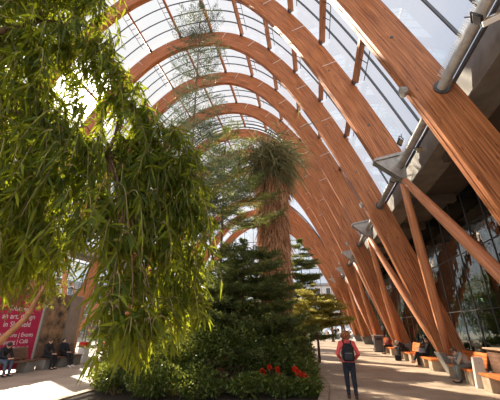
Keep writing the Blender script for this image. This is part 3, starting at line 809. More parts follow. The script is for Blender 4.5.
for (x,y,r,m_,lab) in SH:
    near = y < 11.5
    n_ = int((4300 if near else 2200)*r[0]*r[2]*1.2)+500
    shrub('shrub', (x,y,.16), r, LM[m_], lab, n=n_, ll=.088 if near else .13, lw=.048 if near else .07)
for k, (yy, lab) in enumerate([(10.5,'added green plants imitating a reflection, in a trough behind the shop glass, nearest the right edge'),(14.0,'added green plants imitating a reflection, in a trough behind the shop glass, second from the right edge'),(17.8,'added green plants imitating a reflection, in a trough behind the shop glass, third from the right edge'),(22.0,'added green plants imitating a reflection, in a trough behind the shop glass, farthest from the viewer')]):
    t_ = shrub('reflection_plants', (7.55, yy, .0), (.32, 1.4, .95), LM['bright'], lab, n=1800, ll=.15, lw=.07, cat='plants')  # added plants stand in for the green reflection on the shop glass
    b = MB(); b.box((-.35,-1.5,0),(.35,1.5,.55)); b.build('trough', M['dark_steel'], t_)
for k, (x_, y_, r_, lab) in enumerate([(-16,60,4.5,'broad tree outside the far end wall, leftmost'),(-8,64,5.5,'broad tree outside the far end wall behind the shaggy palm'),(-.8,74,3.6,'broad tree outside the far end wall left of the doorway'),(-24,52,4.5,'broad tree outside the far left corner of the hall')]):
    t_ = shrub('street_tree', (x_, y_, -.02), (r_, r_, r_*1.15), LM['mid'], lab, n=5200, ll=.5, lw=.3, cat='tree', stems=5)
# yellow croton spike and pink leaved plants
shrub('croton', (-3.62,8.35,.16), (.14,.14,.2), LM['yellow'], 'small bright yellow leaved plant at the bed front', n=70, ll=.13, lw=.04, cat='plant', stems=4)
shrub('pink_leaved_plant', (-2.55,8.85,.16), (.28,.25,.40), LM['pink'], 'dusty pink leaved plant left of the red flowers', n=170, ll=.09, lw=.035, cat='plant', stems=5)
# red flowering plants
FL = [(-1.52,9.25,.48),(-1.36,9.45,.56),(-1.12,9.32,.52),(-1.05,9.18,.40),(-1.46,9.05,.38),(-.66,9.35,.54),(-.55,9.22,.46),(-.44,9.36,.40),(-.34,9.15,.38)]
def flowers(x0, y0, sel, label):
    t = empty('red_flowering_plant', (x0,y0,.16), label=label, cat='flower')
    N = 260; bs = rng.normal(size=(N,3))*V(.24,.16,.10)+V(0,0,.13); bs[:,2] = np.abs(bs[:,2])
    leaf_obj('leaves', [leaf_cloud(bs, rng.normal(size=(N,3))+V(0,0,.5), .09, .05, simple=True)], LM['shrub'], t)
    for (x,y,z_) in sel:
        c = V(x-x0, y-y0, z_)
        b = MB(); b.tube([(c[0]*.3,c[1]*.3,0), tuple(c-V(0,0,.03))], .006, 5); s_ = b.build('flower_stem', M['twig'], t)
        N = 60; dv = unit(rng.normal(size=(N,3))+V(0,0,.35))
        leaf_obj('flower_head', [leaf_cloud(c+dv*.03, dv, rng.uniform(.045,.075,N), .045, simple=True)], LM['red'], t)
flowers(-1.3, 9.25, FL[:5], 'red flowers at left of the bed front, five heads')
flowers(-.52, 9.3, FL[5:], 'red flowers at right of the bed front beside the path')

# ------------------------------------------------------------------ foreground drooping fig
BLOBS = [
(-4.79,2.01,6.65,0.92),(-3.86,2.04,6.50,0.85),(-3.28,2.17,6.46,0.66),(-2.90,2.40,6.38,0.39),(-4.58,2.27,5.63,0.88),(-3.69,2.34,5.39,0.77),(-3.28,2.47,5.51,0.60),(-2.78,2.54,5.60,0.37),(-2.63,2.75,5.17,0.32),(-4.36,2.48,4.74,0.77),(-3.43,2.51,4.60,0.56),(-3.12,2.76,4.17,0.51),(-2.55,2.86,4.70,0.34),(-2.26,3.07,4.61,0.37),(-1.86,3.17,4.32,0.31),(-1.65,3.33,4.03,0.28),(-4.21,2.64,3.92,0.73),(-3.47,2.70,3.87,0.62),(-2.66,2.78,3.81,0.53),(-2.27,3.02,3.95,0.48),(-1.87,3.19,3.74,0.43),(-1.56,3.43,3.60,0.27),(-2.06,3.03,3.25,0.44),(-2.36,2.81,3.11,0.37),(-1.71,3.34,3.21,0.39),(-1.46,3.52,3.19,0.24),(-2.93,2.67,3.43,0.43),(-3.73,2.77,3.35,0.57),(-3.4,2.75,3.20,0.28),(-1.82,3.11,2.68,0.37),(-1.62,3.57,2.73,0.34),(-2.03,2.76,2.62,0.28),(-1.70,3.53,2.26,0.30),(-1.78,2.97,2.26,0.26),(-1.87,2.64,2.21,0.17),(-1.64,3.23,1.97,0.20),(-1.68,2.82,1.88,0.14),(-3.54,2.87,2.94,.42),(-3.13,2.88,2.84,.3),(-3.96,2.95,2.82,.45),(-2.74,2.82,2.92,.25),(-3.72,3.24,2.76,.35),(-6.2,3.5,6.3,.9),(-6.6,3.8,4.8,.9),(-5.6,4.1,4.1,.7),(-4.7,3.9,3.9,.6),(-5.0,2.8,8.0,.8),(-1.80,2.55,1.93,0.12),(-1.86,2.62,1.80,0.08),(-1.62,2.62,1.82,0.08),(-1.5,2.8,1.8,.1),(-1.50,3.72,2.18,0.18)]  # includes clumps added towards the sun to shade the crown's left side
t = empty('drooping_fig_tree', (-3.9,1.0,0), label='large weeping fig in the left foreground with long drooping leaves against the sun', cat='tree')
T0 = V(-3.9,1.0,0)
tb = MB(); tb.tube([(0,0,0),(-.05,.05,1.2),(.02,.1,2.4),(.1,.2,3.6)], [.2,.16,.14,.12], 12)
lb = tb
HUBS = [V(-4.7,2.2,5.3), V(-3.9,2.35,4.3), V(-3.7,2.4,6.0), V(-3.3,2.6,4.1), V(-2.5,2.95,3.8)]
for k, hb in enumerate(HUBS[:3]):
    s_ = V(.1,.2,3.2); e_ = hb-T0; mid = (s_+e_)/2+V(-.2,.1,.4)
    lb.tube([(1-q)**2*s_+2*q*(1-q)*mid+q*q*e_ for q in np.linspace(0,1,10)], [.09-.05*q for q in np.linspace(0,1,10)], 8)
for a_, c_ in ((1,3),(3,4)):
    s_ = HUBS[a_]-T0; e_ = HUBS[c_]-T0; mid = (s_+e_)/2+V(0,.1,.25)
    lb.tube([(1-q)**2*s_+2*q*(1-q)*mid+q*q*e_ for q in np.linspace(0,1,8)], [.04-.02*q for q in np.linspace(0,1,8)], 7)
for (x,y,z,r) in BLOBS:
    e_ = V(x,y,z+.1); hb = min(HUBS, key=lambda h: np.linalg.norm(h-e_)); s_ = hb-T0; e_ = e_-T0
    mid = (s_+e_)/2+V(rnd.uniform(-.1,.1),rnd.uniform(-.1,.2),.22)
    lb.tube([(1-q)**2*s_+2*q*(1-q)*mid+q*q*e_ for q in np.linspace(0,1,8)], [.016*(1-q)+.005 for q in np.linspace(0,1,8)], 5)
lb.build('trunk', M['bark'], t, True)
cl = []; tw = MB()
for (x,y,z,r) in BLOBS:
    nt_ = int(115*r**1.5)+5
    near = z < 2.4
    for k in range(nt_):
        c = V(x,y,z)-T0+unit(rng.normal(size=3))*r*rnd.uniform(.1,1)*V(1,1.15,1)
        Lt = rnd.uniform(.4,.85)*(.75 if near else 1)*min(1, .55+r)
        a = rnd.uniform(0,2*PI); o_ = V(math.cos(a), math.sin(a),0)*rnd.uniform(.15,.55)+V(.12,0,0)
        ss = np.linspace(0,1,7); path = c+o_*Lt*(ss[:,None]**.8)+V(0,0,1)*((.22*ss-1.0*ss**2)*Lt)[:,None]
        tw.tube(path, [.007*(1-.8*q)+.0012 for q in ss], 3, False)
        nl = int(Lt*17)+3
        q = rng.uniform(.08,1,nl); bs = np.stack([np.interp(q, ss, path[:,m_]) for m_ in range(3)],1)
        tang = unit(path[-1]-path[2])
        ds = tang*.6+rng.normal(size=(nl,3))*.55+V(0,0,-.22)
        cl.append(leaf_cloud(bs, ds, rng.uniform(.13,.25,nl), rng.uniform(.024,.038,nl), fold=.22, bend=.25, tint=np.clip(rng.normal(.34,.36,nl),0,1)))
tw.build('twigs', M['twig'], t)
v, l, s, tn = merge(cl)
# a small gap in the crown where the low sun breaks through
cen = v.reshape(-1,8,3).mean(1)+T0-V(0,0,EYE)
dist = np.linalg.norm(cen-(cen@SUN)[:,None]*SUN, axis=1)
keep = dist > .12*(1+.35*rng.random(len(cen)))
v2 = v.reshape(-1,8,3)[keep]; K_ = int(keep.sum()); tnn = tn.reshape(-1,8)[keep].ravel()
tmpl = [(0,2,1),(0,3,2),(1,2,5,4),(2,3,6,5),(4,5,7),(5,6,7)]
lo = np.concatenate([np.array(f) for f in tmpl]); stt = np.concatenate([[0], np.cumsum([len(f) for f in tmpl])[:-1]])
me = fast_mesh('leaves', v2.reshape(-1,3), (lo[None]+(np.arange(K_)*8)[:,None]).ravel(), (stt[None]+(np.arange(K_)*len(lo))[:,None]).ravel(), tnn)
link('leaves', me, LM['fig'], t)

# smaller leaning tree with orange bark at far left
t = empty('leaning_tree', (-8.0,5.6,0), label='leaning small leaved tree with orange brown trunk at the left edge before the banner', cat='tree')
T1 = V(-8.0,5.6,0)
b = MB(); b.tube([(0,0,0),(.55,.25,.75),(1.05,.45,1.35),(1.52,.6,1.94),(1.55,.9,2.8),(1.45,1.1,3.6)], [.10,.085,.075,.06,.045,.02], 10)
cl = []
for c, r in [((-7.9,6.4,2.5),.45),((-6.9,6.9,2.55),.3),((-7.4,6.7,2.5),.35),((-7.8,6.5,3.6),.55),((-7.3,7.0,3.85),.55),((-6.7,7.0,3.3),.42),((-7.5,6.8,3.0),.5),((-8.1,6.3,3.0),.6),((-6.8,7.0,2.75),.35),((-7.2,6.8,4.5),.7),((-8.3,6.4,4.4),.7),((-8.8,6.6,3.7),.7)]:
    c = V(*c)-T1
    b.tube([(1.5,.75,2.4+rnd.random()*.6), (V(1.5,.9,3.2)+c)/2+V(0,0,.1), c], [.03,.02,.006], 5)
    for k in range(int(150*r)):
        p = c+unit(rng.normal(size=3))*r*rnd.uniform(.2,1); n_ = 16; q = rng.random((n_,1)); dd = unit(rng.normal(size=3)+V(0,0,-.5))
        cl.append(leaf_cloud(p+dd*q*.35, dd+rng.normal(size=(n_,3))*.7, rng.uniform(.05,.095,n_), .026, simple=True, tint=rng.random(n_)))
b.build('trunk', M['orange_bark'], t, True)
leaf_obj('leaves', cl, LM['olive'], t)
conifer('conifer', (-10.9,15.6,0), 2.9, .9, 7, lambda f: 1.15*(1-f)**.5+.1, LM['mid'], 'pale green layered conifer near the left banners', per=6, dens=.8, trunk_r=.06, nl=.11, nw=.018)

# radial steel straps on the arch faces between the purlins
arches = [o for o in bpy.data.objects if o.name.startswith('timber_arch')]
arches.sort(key=lambda o: o.location.y)
for o in arches[:10]:
    Y = o.location.y; b = MB(); SC[0] = RISE.get(arches.index(o), 1.0)
    for u0, u1 in zip(stations[:-1], stations[1:]):
        u = (u0+u1)/2; nn, t_ = normal(u); p = np.array(prof(u, WO, HO, PO))
        b = MB(); b.tube([(p[0]-nn[0]*.02-XC, -.19, p[1]-nn[1]*.02), (p[0]-nn[0]*.72-XC, -.27, p[1]-nn[1]*.72)], .014, 5)
        b.build('steel_strap', M['white_metal'], o)
SC[0] = 1.0

# ------------------------------------------------------------------ furniture
def bench(name, x, y0, y1, face, label, back=None, blocks=2, group=None, wood='bench_wood', backwood=None, blockmat='stone'):
    """bench running along Y; face=-1 looks towards -X"""
    t = empty(name, (x, (y0+y1)/2, 0), label=label, cat='bench', group=group)
    L_ = y1-y0; f = -face   # f: direction of the back
    b = MB()
    for k in range(5):
        a = -.27+k*.108; b.box((min(a,a+.098), -L_/2, .40), (max(a,a+.098), L_/2, .46))
    b.build('seat', M[wood], t, bevel=.008)
    for k in range(blocks):
        yy = -L_/2+.28+(L_-.56)*k/max(1,blocks-1)
        b = MB(); b.box((-.24, yy-.24, 0), (.22, yy+.24, .40)); b.build('stone_block', M[blockmat], t, bevel=.015)
    if back:
        a0, a1 = back; b = MB()
        for k in range(4):
            z = .50+k*.115; xo = f*(.25+k*.035)
            b.prism([(xo, z), (xo+.035, z), (xo+.035+f*.03, z+.10), (xo+f*.03, z+.10)][::1], 'y', a0, a1)
        b.build('backrest', M[backwood or wood], t)
        for yy in (a0+.08, a1-.12):
            b = MB(); xo = f*.30; b.prism([(xo, .40), (xo+.05, .40), (xo+.05+f*.13, .97), (xo+f*.13, .97)], 'y', yy, yy+.04)
            b.build('back_bracket', M['dark_steel'], t)
    return t
bench('bench', 5.05, 8.4, 11.75, -1, 'orange slatted bench at the right edge before the tall brown screen', None, 3)
bench('bench', 5.05, 12.35, 14.3, -1, 'orange slatted bench the reading man with the grey shirt sits on', (-.95,.9), 2)
bench('bench', 5.05, 16.0, 18.7, -1, 'bench the reclining dark dressed woman sits on, beyond the reading man', None, 3)
bench('bench', 5.05, 19.2, 22.0, -1, 'bench with bright orange backrest beside the stooping white haired person', (-1.2,.1), 3)
bench('bench', 5.05, 23.8, 26.2, -1, 'bench beyond the stooping person, in front of the fifth timber foot', (-.9,.9), 2)
bench('bench', 5.05, 27.5, 30.0, -1, 'bench farthest down the right side, with a blue dressed person', (-.9,.9), 2)
t = empty('wooden_screen', (5.72, 10.6, 0), label='tall brown boarded screen with pale wooden top at the right edge', cat='screen')
b = MB()
for k in range(9): b.box((-.28, -1.9, .04+k*.115), (.28, 1.75, .04+k*.115+.108))
b.build('boards', M['dark_wood'], t, bevel=.006)
b = MB(); b.box((-.36, -1.95, 1.08), (.40, 1.85, 1.13)); b.build('top', mat('pale brown top', (.45,.30,.19), .5, 0, .3, 4), t, bevel=.01)
t = empty('end_panel', (4.98, 12.08, 0), label='off white upright end panel between the two nearest benches on the right', cat='panel')
b = MB(); b.prism([(-.22,0),(.14,0),(.14,.86),(-.14,.86)], 'y', -.07, .07); b.build('slab', M['concrete'] if False else mat('off white slab', (.58,.54,.48), .7, 0, .12, 3), t, bevel=.01)
b = MB()
for z in (.2,.7): b = MB(); b.tube([(.0,-.065,z),(.0,-.085,z)], .012, 8); b.build('screw_head', M['dark_steel'], t)
t = empty('litter_bin', (4.62, 27.0, 0), label='dark grey square litter bin standing by the path on the right, far back', cat='bin')
b = MB(); b.box((-.32,-.32,0),(.32,.32,1.12)); b.build('body', M['dark_steel'], t, bevel=.02)
b = MB(); b.box((-.35,-.35,1.12),(.35,.35,1.18)); b.build('lid', M['steel'], t, bevel=.02)
b = MB(); b.box((-.2,-.335,.82),(.2,-.32,1.0)); b.build('opening', M['black'], t)

# left side benches, banners
bench('bench', -12.15, 10.2, 12.55, 1, 'bench coloured dark for shade in front of the crimson banner with the jeans wearer', (-1.15,1.1), 2, wood='dark_wood', blockmat='concrete')  # shade on the left benches is put into darker boards and blocks
bench('bench', -12.15, 12.95, 15.3, 1, 'bench coloured dark for shade in front of the portrait panel on the left', (-1.1,1.1), 3, wood='dark_wood', blockmat='concrete')  # dark boards and blocks carry the shade here too
def text_mesh(s, size, loc, m, parent, name='lettering', bold=0):
    cu = bpy.data.curves.new('t', 'FONT'); cu.body = s; cu.size = size; cu.extrude = .002; cu.align_x = 'CENTER'; cu.offset = bold
    o = bpy.data.objects.new('t', cu); COL.objects.link(o)
    dg = bpy.context.evaluated_depsgraph_get(); dg.update()
    me = bpy.data.meshes.new_from_object(o.evaluated_get(dg))
    bpy.data.objects.remove(o); bpy.data.curves.remove(cu)
    # text x -> +Y, y -> +Z, z -> +X
    me.transform(Matrix(((0,0,1,loc[0]),(1,0,0,loc[1]),(0,1,0,loc[2]),(0,0,0,1))))
    me.materials.clear()
    ob = link(name, me, m, parent); return ob
BX = -12.62
t = empty('banner', (BX, 11.62, 0), label='tall crimson banner with white lettering behind the left benches', cat='banner')
b = MB(); b.box((-.03,-1.2,.12),(.03,1.22,3.3)); b.build('printed_sheet', M['banner'], t)
b = MB()
for yy in (-1.26, 1.23): b = MB(); b.box((-.04,yy,0),(.05,yy+.09,3.35)); b.build('frame_upright', mat('pale aluminium', (.55,.5,.45), .5, .2), t)
for s_, sz, z in (('Discover', .30, 2.40), ('an art, design', .30, 2.08), ('in Sheffield', .30, 1.76), ('Exhibitions | Events', .235, 1.36), ('Shopping | Café', .235, 1.10), ('museums-sheffield.org.uk', .165, .88)):
    text_mesh(s_, sz, (.034, .10, z), M['print_white'], t)
b = MB(); b.tube([(.031,.72,.36),(.036,.72,.36)], .12, 24); lg = b.build('round_emblem', M['print_white'], t)
b = MB(); b.tube([(.036,.72,.36),(.039,.72,.36)], .085, 24); e_ = b.build('emblem_centre', M['banner'], lg)
t = empty('banner', (BX, 9.08, 0), label='second crimson banner at the left picture edge beyond the leaning trunk', cat='banner')
b = MB(); b.box((-.03,-1.2,.12),(.03,1.15,3.3)); b.build('printed_sheet', M['banner'], t)
b = MB()
for yy in (-1.26, 1.15): b = MB(); b.box((-.04,yy,0),(.05,yy+.09,3.35)); b.build('frame_upright', M['steel'], t)
t = empty('exhibition_stand', (BX, 13.75, 0), label='display panel with a brown rocky relief picture beside the crimson banner', cat='exhibition stand')
m_ = mat('brown relief print', (.42,.24,.13), .7, 0, .9, 2.2, .4, col2=(.045,.03,.022))
b = MB(); b.box((-.03,-.72,.1),(.03,.70,3.3)); b.build('picture', m_, t)
b = MB()
for yy in (-.78, .70): b = MB(); b.box((-.04,yy,0),(.04,yy+.07,3.35)); b.build('frame_upright', M['concrete'], t)
t = empty('exhibition_stand', (BX, 14.97, 0), label='plain pale brown display panel right of the rocky relief picture', cat='exhibition stand')
b = MB(); b.box((-.03,-.42,.1),(.03,.38,3.3)); b.build('board', mat('pale brown board', (.36,.26,.2), .7, 0, .2, 2), t)
b = MB(); b.box((-.05,.38,0),(.07,.52,3.35)); b.build('frame_upright', mat('timber frame', (.5,.26,.14), .6), t)

def red_chair(loc, rz, label):
    t = empty('red_chair', loc, rz, label=label, cat='chair', group='red cafe chairs')
    b = MB(); b.box((-.23,-.22,.42),(.23,.22,.48)); b.build('seat', M['red_plastic'], t, bevel=.02)
    b = MB(); b.prism([(.18,.45),(.23,.45),(.30,.88),(.26,.88)], 'x', -.23, .23); 
    b.build('backrest', M['red_plastic'], t, bevel=.015)
    for x in (-.2,.2):
        for y in (-.19,.19):
            b = MB(); b.tube([(x*.9,y*.9,.43),(x*1.1,y*1.1,0)], .014, 6); b.build('leg', M['steel'], t, True)
for k, (x, y, rz, lab) in enumerate([(-13.0,18.2,.4,'red chair at the left, seen just below the hanging leaves'), (-12.3,18.9,2.2,'red chair right of the leftmost red chair'), (-11.6,18.1,-.6,'red chair farthest right of the row behind the hanging leaves')]):
    red_chair((x,y,0), rz, lab)
t = empty('cafe_table', (-12.4,18.35,0), label='small round white table among the red chairs', cat='table')
b = MB(); b.tube([(0,0,.70),(0,0,.73)], .38, 24); b.build('tabletop', M['white'], t)
b = MB(); b.tube([(0,0,.02),(0,0,.70)], .03, 8); b.tube([(0,0,0),(0,0,.02)], .22, 16); b.build('pedestal', M['steel'], t)
t = empty('display_stand', (-12.4,15.95,0), label='white and red ribbed stand beside the left benches', cat='stand')
b = MB(); b.box((-.2,-.2,0),(.2,.2,.75)); b.build('body', M['white'], t, bevel=.02)
b = MB(); b.box((-.21,-.21,.75),(.21,.21,1.0)); b.build('red_top', M['red_plastic'], t, bevel=.02)

# floodlights clamped beside the right pipe
def flood(loc, rz, tilt, label, sz=1.0, m='white_metal', cat='floodlight'):
    t = empty('floodlight', loc, rz, label=label, cat=cat)
    t.rotation_euler = (tilt, 0, rz)
    b = MB(); b.box((-.19*sz,-.05*sz,-.15*sz),(.19*sz,.05*sz,.15*sz)); b.build('housing', M[m], t, bevel=.012)
    b = MB(); b.box((-.16*sz,-.062*sz,-.12*sz),(.16*sz,-.05*sz,.12*sz)); b.build('lens', mat('lens', (.35,.26,.14), .15), t)
    b = MB()
    for x in (-.21,.20): b.box((x*sz,-.02*sz,-.03*sz),((x+.012)*sz,.03*sz,.25*sz))
    b.box((-.21*sz,-.02*sz,.24*sz),(.212*sz,.03*sz,.255*sz)); b.build('yoke', M['dark_steel'], t)
    b = MB(); b.tube([(0,0,.25*sz),(0,.05,.42*sz)], .02*sz, 6); b.build('clamp', M['dark_steel'], t)
flood((3.62,4.55,6.93), -.5, -.7, 'cream floodlight beside the top right pipe, the larger of the two', 1.0)
flood((3.40,4.60,7.02), 1.1, -.5, 'small black framed floodlight mounted on the top right pipe', .62, 'black')
flood((3.30,4.25,7.75), .9, .5, 'black bracketed lamp against the sky left of the top right pipe', .75, 'black')
flood((3.33,9.6,7.62), .9, .5, 'small black lamp on the pipe behind the closest arch', .7, 'black')
flood((3.75,9.3,7.05), .2, -.4, 'small grey lamp right of the pipe behind the closest arch', .6, 'steel')

# ------------------------------------------------------------------ people
SK = mat('skin', (.62,.36,.25), .5)
def remeshed(mb, name, m, parent, vox=.011, sm=4):
    o = mb.build(name, m, parent, True)
    r = o.modifiers.new('remesh', 'REMESH'); r.mode = 'VOXEL'; r.voxel_size = vox; r.use_smooth_shade = True
    s_ = o.modifiers.new('smooth', 'SMOOTH'); s_.iterations = sm; s_.factor = .5
    return o
def cap(mb, a, b, ra, rb, n=10):
    a, b = V(*a), V(*b); dd = unit(b-a); pts_ = []; rs = []
    for q in (-1,-.8,-.45,0): pts_.append(a+dd*ra*q); rs.append(max(.0015, ra*math.sqrt(max(0,1-q*q))))
    for q in (0,.45,.8,1): pts_.append(b+dd*rb*q); rs.append(max(.0015, rb*math.sqrt(max(0,1-q*q))))
    mb.tube(pts_, rs, n)
def person(loc, rz, J, label, top, bottom, hair, hairstyle='short', shoe=None, long_sleeve=True, sk=SK):
    t = empty('person', loc, rz, label=label, cat='person')
    b = MB()
    H, N_, Hd = V(*J['hip']), V(*J['neck']), V(*J['head']); sp = N_-H; up = unit(sp)
    fd = unit(V(*J.get('look', (0,1,0)))); hu = unit(Hd-N_)
    fd = unit(fd-hu*np.dot(fd,hu)); rt = np.cross(fd, hu); R = np.stack([rt, fd, hu],1)
    def torso(mb, g):
        mb.ell(H, (.155+g,.115+g,.12+g), 14, 10)
        mb.ell(H+sp*.42, (.135+g,.10+g,.17+g), 14, 10)
        ax = np.stack([V(1,0,0), unit(np.cross(up, V(1,0,0))), up],1)
        mb.ell(H+sp*.74, (.165+g,.112+g,.17+g), 14, 10, ax)
        for s_ in (-1,1): cap(mb, H+sp*.92, J['sh'][s_], .055+g, .055+g)
    torso(b, 0)
    cap(b, N_-up*.03, Hd-hu*.03, .052, .048)
    b.ell(Hd+hu*.02, (.073,.092,.105), 18, 14, R); b.ell(Hd-hu*.055+fd*.03, (.05,.055,.05), 12, 8, R)
    cap(b, Hd+fd*.088+hu*.015, Hd+fd*.105-hu*.015, .009, .014)             # nose
    cap(b, Hd+fd*.082-hu*.048-rt*.018, Hd+fd*.082-hu*.048+rt*.018, .009, .009)  # lips
    for s_ in (-1,1):
        b.ell(Hd+rt*s_*.076, (.012,.022,.032), 8, 6, R)
        sh, el, wr = V(*J['sh'][s_]), V(*J['el'][s_]), V(*J['wr'][s_]); hip, kn, an = V(*J['hp'][s_]), V(*J['kn'][s_]), V(*J['an'][s_])
        cap(b, sh, el, .050, .038); cap(b, el, wr, .038, .025)
        hd = unit(V(*J['hd'][s_])); pn = unit(np.cross(hd, V(0,0,1))+V(.01,0,0)); pr_ = unit(np.cross(hd, pn))
        cap(b, wr, wr+hd*.07, .026, .030)
        for k in range(4):
            o_ = wr+hd*.075+pn*(k-1.5)*.018; f1 = [.036,.042,.040,.03][k]
            m1 = o_+hd*f1+pr_*.008; cap(b, o_, m1, .0085, .008, 7); cap(b, m1, m1+unit(hd*.7+pr_*.7)*f1*.8, .008, .007, 7)
        th = wr+hd*.025-pn*.02; t1_ = th+unit(hd*.6-pn*.7)*.035; cap(b, th, t1_, .011, .010, 7); cap(b, t1_, t1_+unit(hd*.9-pn*.2+pr_*.3)*.028, .010, .008, 7)
        cap(b, hip, kn, .078, .052); cap(b, kn, an, .052, .034)
        ft = unit(V(*J['ft'][s_])); cap(b, an-V(0,0,.01), an+ft*.15-V(0,0,.035), .036, .028)
    body = remeshed(b, 'body', sk, t, .0095, 3)
    # eyes
    for s_ in (-1,1):
        e = MB(); e.ell(Hd+fd*.083+rt*s_*.03+hu*.018, (.011,.009,.008), 8, 6, R); e.build('eye', M['black'], t, True)
    # clothes
    c = MB(); torso(c, .016)
    for s_ in (-1,1):
        sh, el, wr = V(*J['sh'][s_]), V(*J['el'][s_]), V(*J['wr'][s_])
        cap(c, sh, el, .066, .054)
        if long_sleeve: cap(c, el, wr-unit(wr-el)*.03, .054, .040)
    cap(c, N_-up*.05, N_+up*.0, .07, .062)
    jk = remeshed(c, 'jacket', top, t, .0115, 5)
    c = MB(); c.ell(H-up*.03, (.172,.134,.12), 14, 10)
    for s_ in (-1,1):
        hip, kn, an = V(*J['hp'][s_]), V(*J['kn'][s_]), V(*J['an'][s_])
        cap(c, hip, kn, .092, .068); cap(c, kn, an+V(0,0,.03), .068, .05)
    remeshed(c, 'trousers', bottom, t, .0115, 5)
    for s_ in (-1,1):
        an = V(*J['an'][s_]); ft = unit(V(*J['ft'][s_])*V(1,1,.35)); c = MB()
        cap(c, an-V(0,0,.02)-ft*.03, an-V(0,0,.035)+ft*.06, .045, .040); cap(c, an-V(0,0,.035)+ft*.05, an-V(0,0,.045)+ft*.16, .038, .03)
        remeshed(c, 'shoe', shoe or M['black'], t, .009, 2)
    c = MB()
    if hairstyle == 'curly':
        c.ell(Hd+hu*.035-fd*.015, (.122,.125,.12), 16, 12, R)
        for k in range(70):
            dv = unit(rng.normal(size=3)); 
            if dv[1] > .35 and dv[2] < .5: continue
            if dv[2] < -.75: continue
            c.ell(Hd+hu*.03-fd*.02+R@(dv*V(.122,.125,.12)), (.03,.03,.026), 7, 5)
    else:
        c.ell(Hd+hu*.035-fd*.012, (.085,.10,.098), 16, 12, R)
        c.ell(Hd-fd*.045-hu*.01, (.076,.062,.085), 12, 8, R)
        if hairstyle == 'long':
            cap(c, Hd-fd*.06-hu*.02, Hd-fd*.07-hu*.2, .07, .045)
    remeshed(c, 'hair', hair, t, .009, 1 if hairstyle == 'curly' else 3)
    return t
def two(x, y, z, dx=0, dy=0, dz=0): return {-1: (-x-dx, y-dy, z-dz), 1: (x-dx, y+dy, z+dz)}
stand = dict(hip=(0,0,.88), neck=(0,.01,1.39), head=(0,.02,1.50), look=(0,1,-.05), sh=two(.165,0,1.335), el=two(.275,-.07,1.07), wr=two(.19,.12,.93), hd=two(-.05,.5,-.6),
             hp=two(.085,0,.84), kn={-1:(-.085,.05,.46),1:(.09,-.01,.46)}, an={-1:(-.08,.04,.075),1:(.105,-.04,.075)}, ft=two(.1,1,0))
stand['hd'] = {-1:(.3,.6,-.5), 1:(-.3,.6,-.5)}; stand['ft'] = {-1:(-.12,1,0), 1:(.15,1,0)}
RED = mat('coral red jacket', (.86,.12,.11), .7, 0, .2, 9); NAVY = mat('dark navy denim', (.022,.028,.045), .8, 0, .3, 20)
BLK = mat('black cloth', (.018,.018,.022), .85, 0, .3, 10); GREY = mat('grey checked shirt', (.40,.37,.33), .8, 0, .5, 30); JEANS = mat('washed jeans', (.09,.12,.17), .8, 0, .3, 15)
GTR = mat('grey trousers', (.13,.14,.13), .8, 0, .2, 10); BLUE = mat('blue cloth', (.10,.25,.38), .8, 0, .3, 9); MAROON = mat('maroon cloth', (.20,.03,.03), .8, 0, .3, 9)
H_AUB = mat('auburn hair', (.34,.125,.045), .6, 0, .5, 40, .5); H_BR = mat('brown hair', (.13,.07,.04), .6, 0, .4, 40); H_W = mat('white hair', (.6,.57,.52), .6, 0, .2, 40); H_BK = mat('black hair', (.02,.016,.014), .5)
WPX, WPY = .80, 9.65
person((WPX,WPY,0), -.02, stand, 'person with curly auburn hair and red jacket walking away with a black backpack', RED, NAVY, H_AUB, 'curly', mat('brown boots', (.10,.045,.03), .6))
t = empty('backpack', (WPX,WPY-.20,.90), label='black backpack worn over the red jacket of the walking person', cat='backpack')
b = MB(); b.prism([(-.14,0),(.14,0),(.155,.12),(.15,.33),(.10,.44),(-.10,.44),(-.15,.33),(-.155,.12)], 'y', -.08, .06); b.build('bag', BLK, t, True, .04)
b = MB(); b.prism([(-.11,.04),(.11,.04),(.115,.19),(.08,.24),(-.08,.24),(-.115,.19)], 'y', -.125, -.075); b.build('front_pocket', mat('dark grey cloth', (.035,.037,.042), .8), t, True, .025)
b = MB()
for s_ in (-1,1): b = MB(); b.tube([(s_*.09,.03,.42),(s_*.10,.10,.50),(s_*.115,.22,.50),(s_*.125,.32,.40),(s_*.13,.33,.25),(s_*.16,.24,.12),(s_*.15,.06,.06)], .017, 6); b.build('shoulder_strap', BLK, t, True)
b = MB(); b.tube([(-.03,0,.44),(-.03,0,.475),(.03,0,.475),(.03,0,.44)], .008, 6); b.build('top_handle', BLK, t)
b = MB(); b.tube([(-.09,-.128,.20),(.09,-.128,.20)], .004, 5); b.build('zip', M['steel'], t)

def seated(lean=.35, spread=.11, reach=.35, hz=.555, headdown=.3, shin=.0, wrz=.62, cross=False):
    s, c = math.sin(lean), math.cos(lean)
    hip = V(0,-.02,hz); neck = hip+V(0,.47*s,.47*c); l2 = lean+headdown; head = neck+V(0,.115*math.sin(l2),.115*math.cos(l2))
    sh = hip+V(0,.42*s,.42*c)
    J = dict(hip=tuple(hip), neck=tuple(neck), head=tuple(head), look=(0,math.cos(l2),-math.sin(l2)),
        sh={k:(k*.165,sh[1],sh[2]) for k in (-1,1)}, el={k:(k*.21,sh[1]+.16,sh[2]-.24) for k in (-1,1)}, wr={k:(k*.08,reach+.06,wrz) for k in (-1,1)},
        hd={k:(-k*.35,.75,.1) for k in (-1,1)}, hp={k:(k*.085,0,hz-.01) for k in (-1,1)}, kn={k:(k*spread,.42,.50) for k in (-1,1)},
        an={k:(k*spread*.9,.44+shin,.08) for k in (-1,1)}, ft={k:(k*.1,1,0) for k in (-1,1)})
    if cross:
        J['kn'][1] = (-.02,.42,.60); J['an'][1] = (-.16,.62,.27); J['ft'][1] = (-.1,1,-.35)
    return J
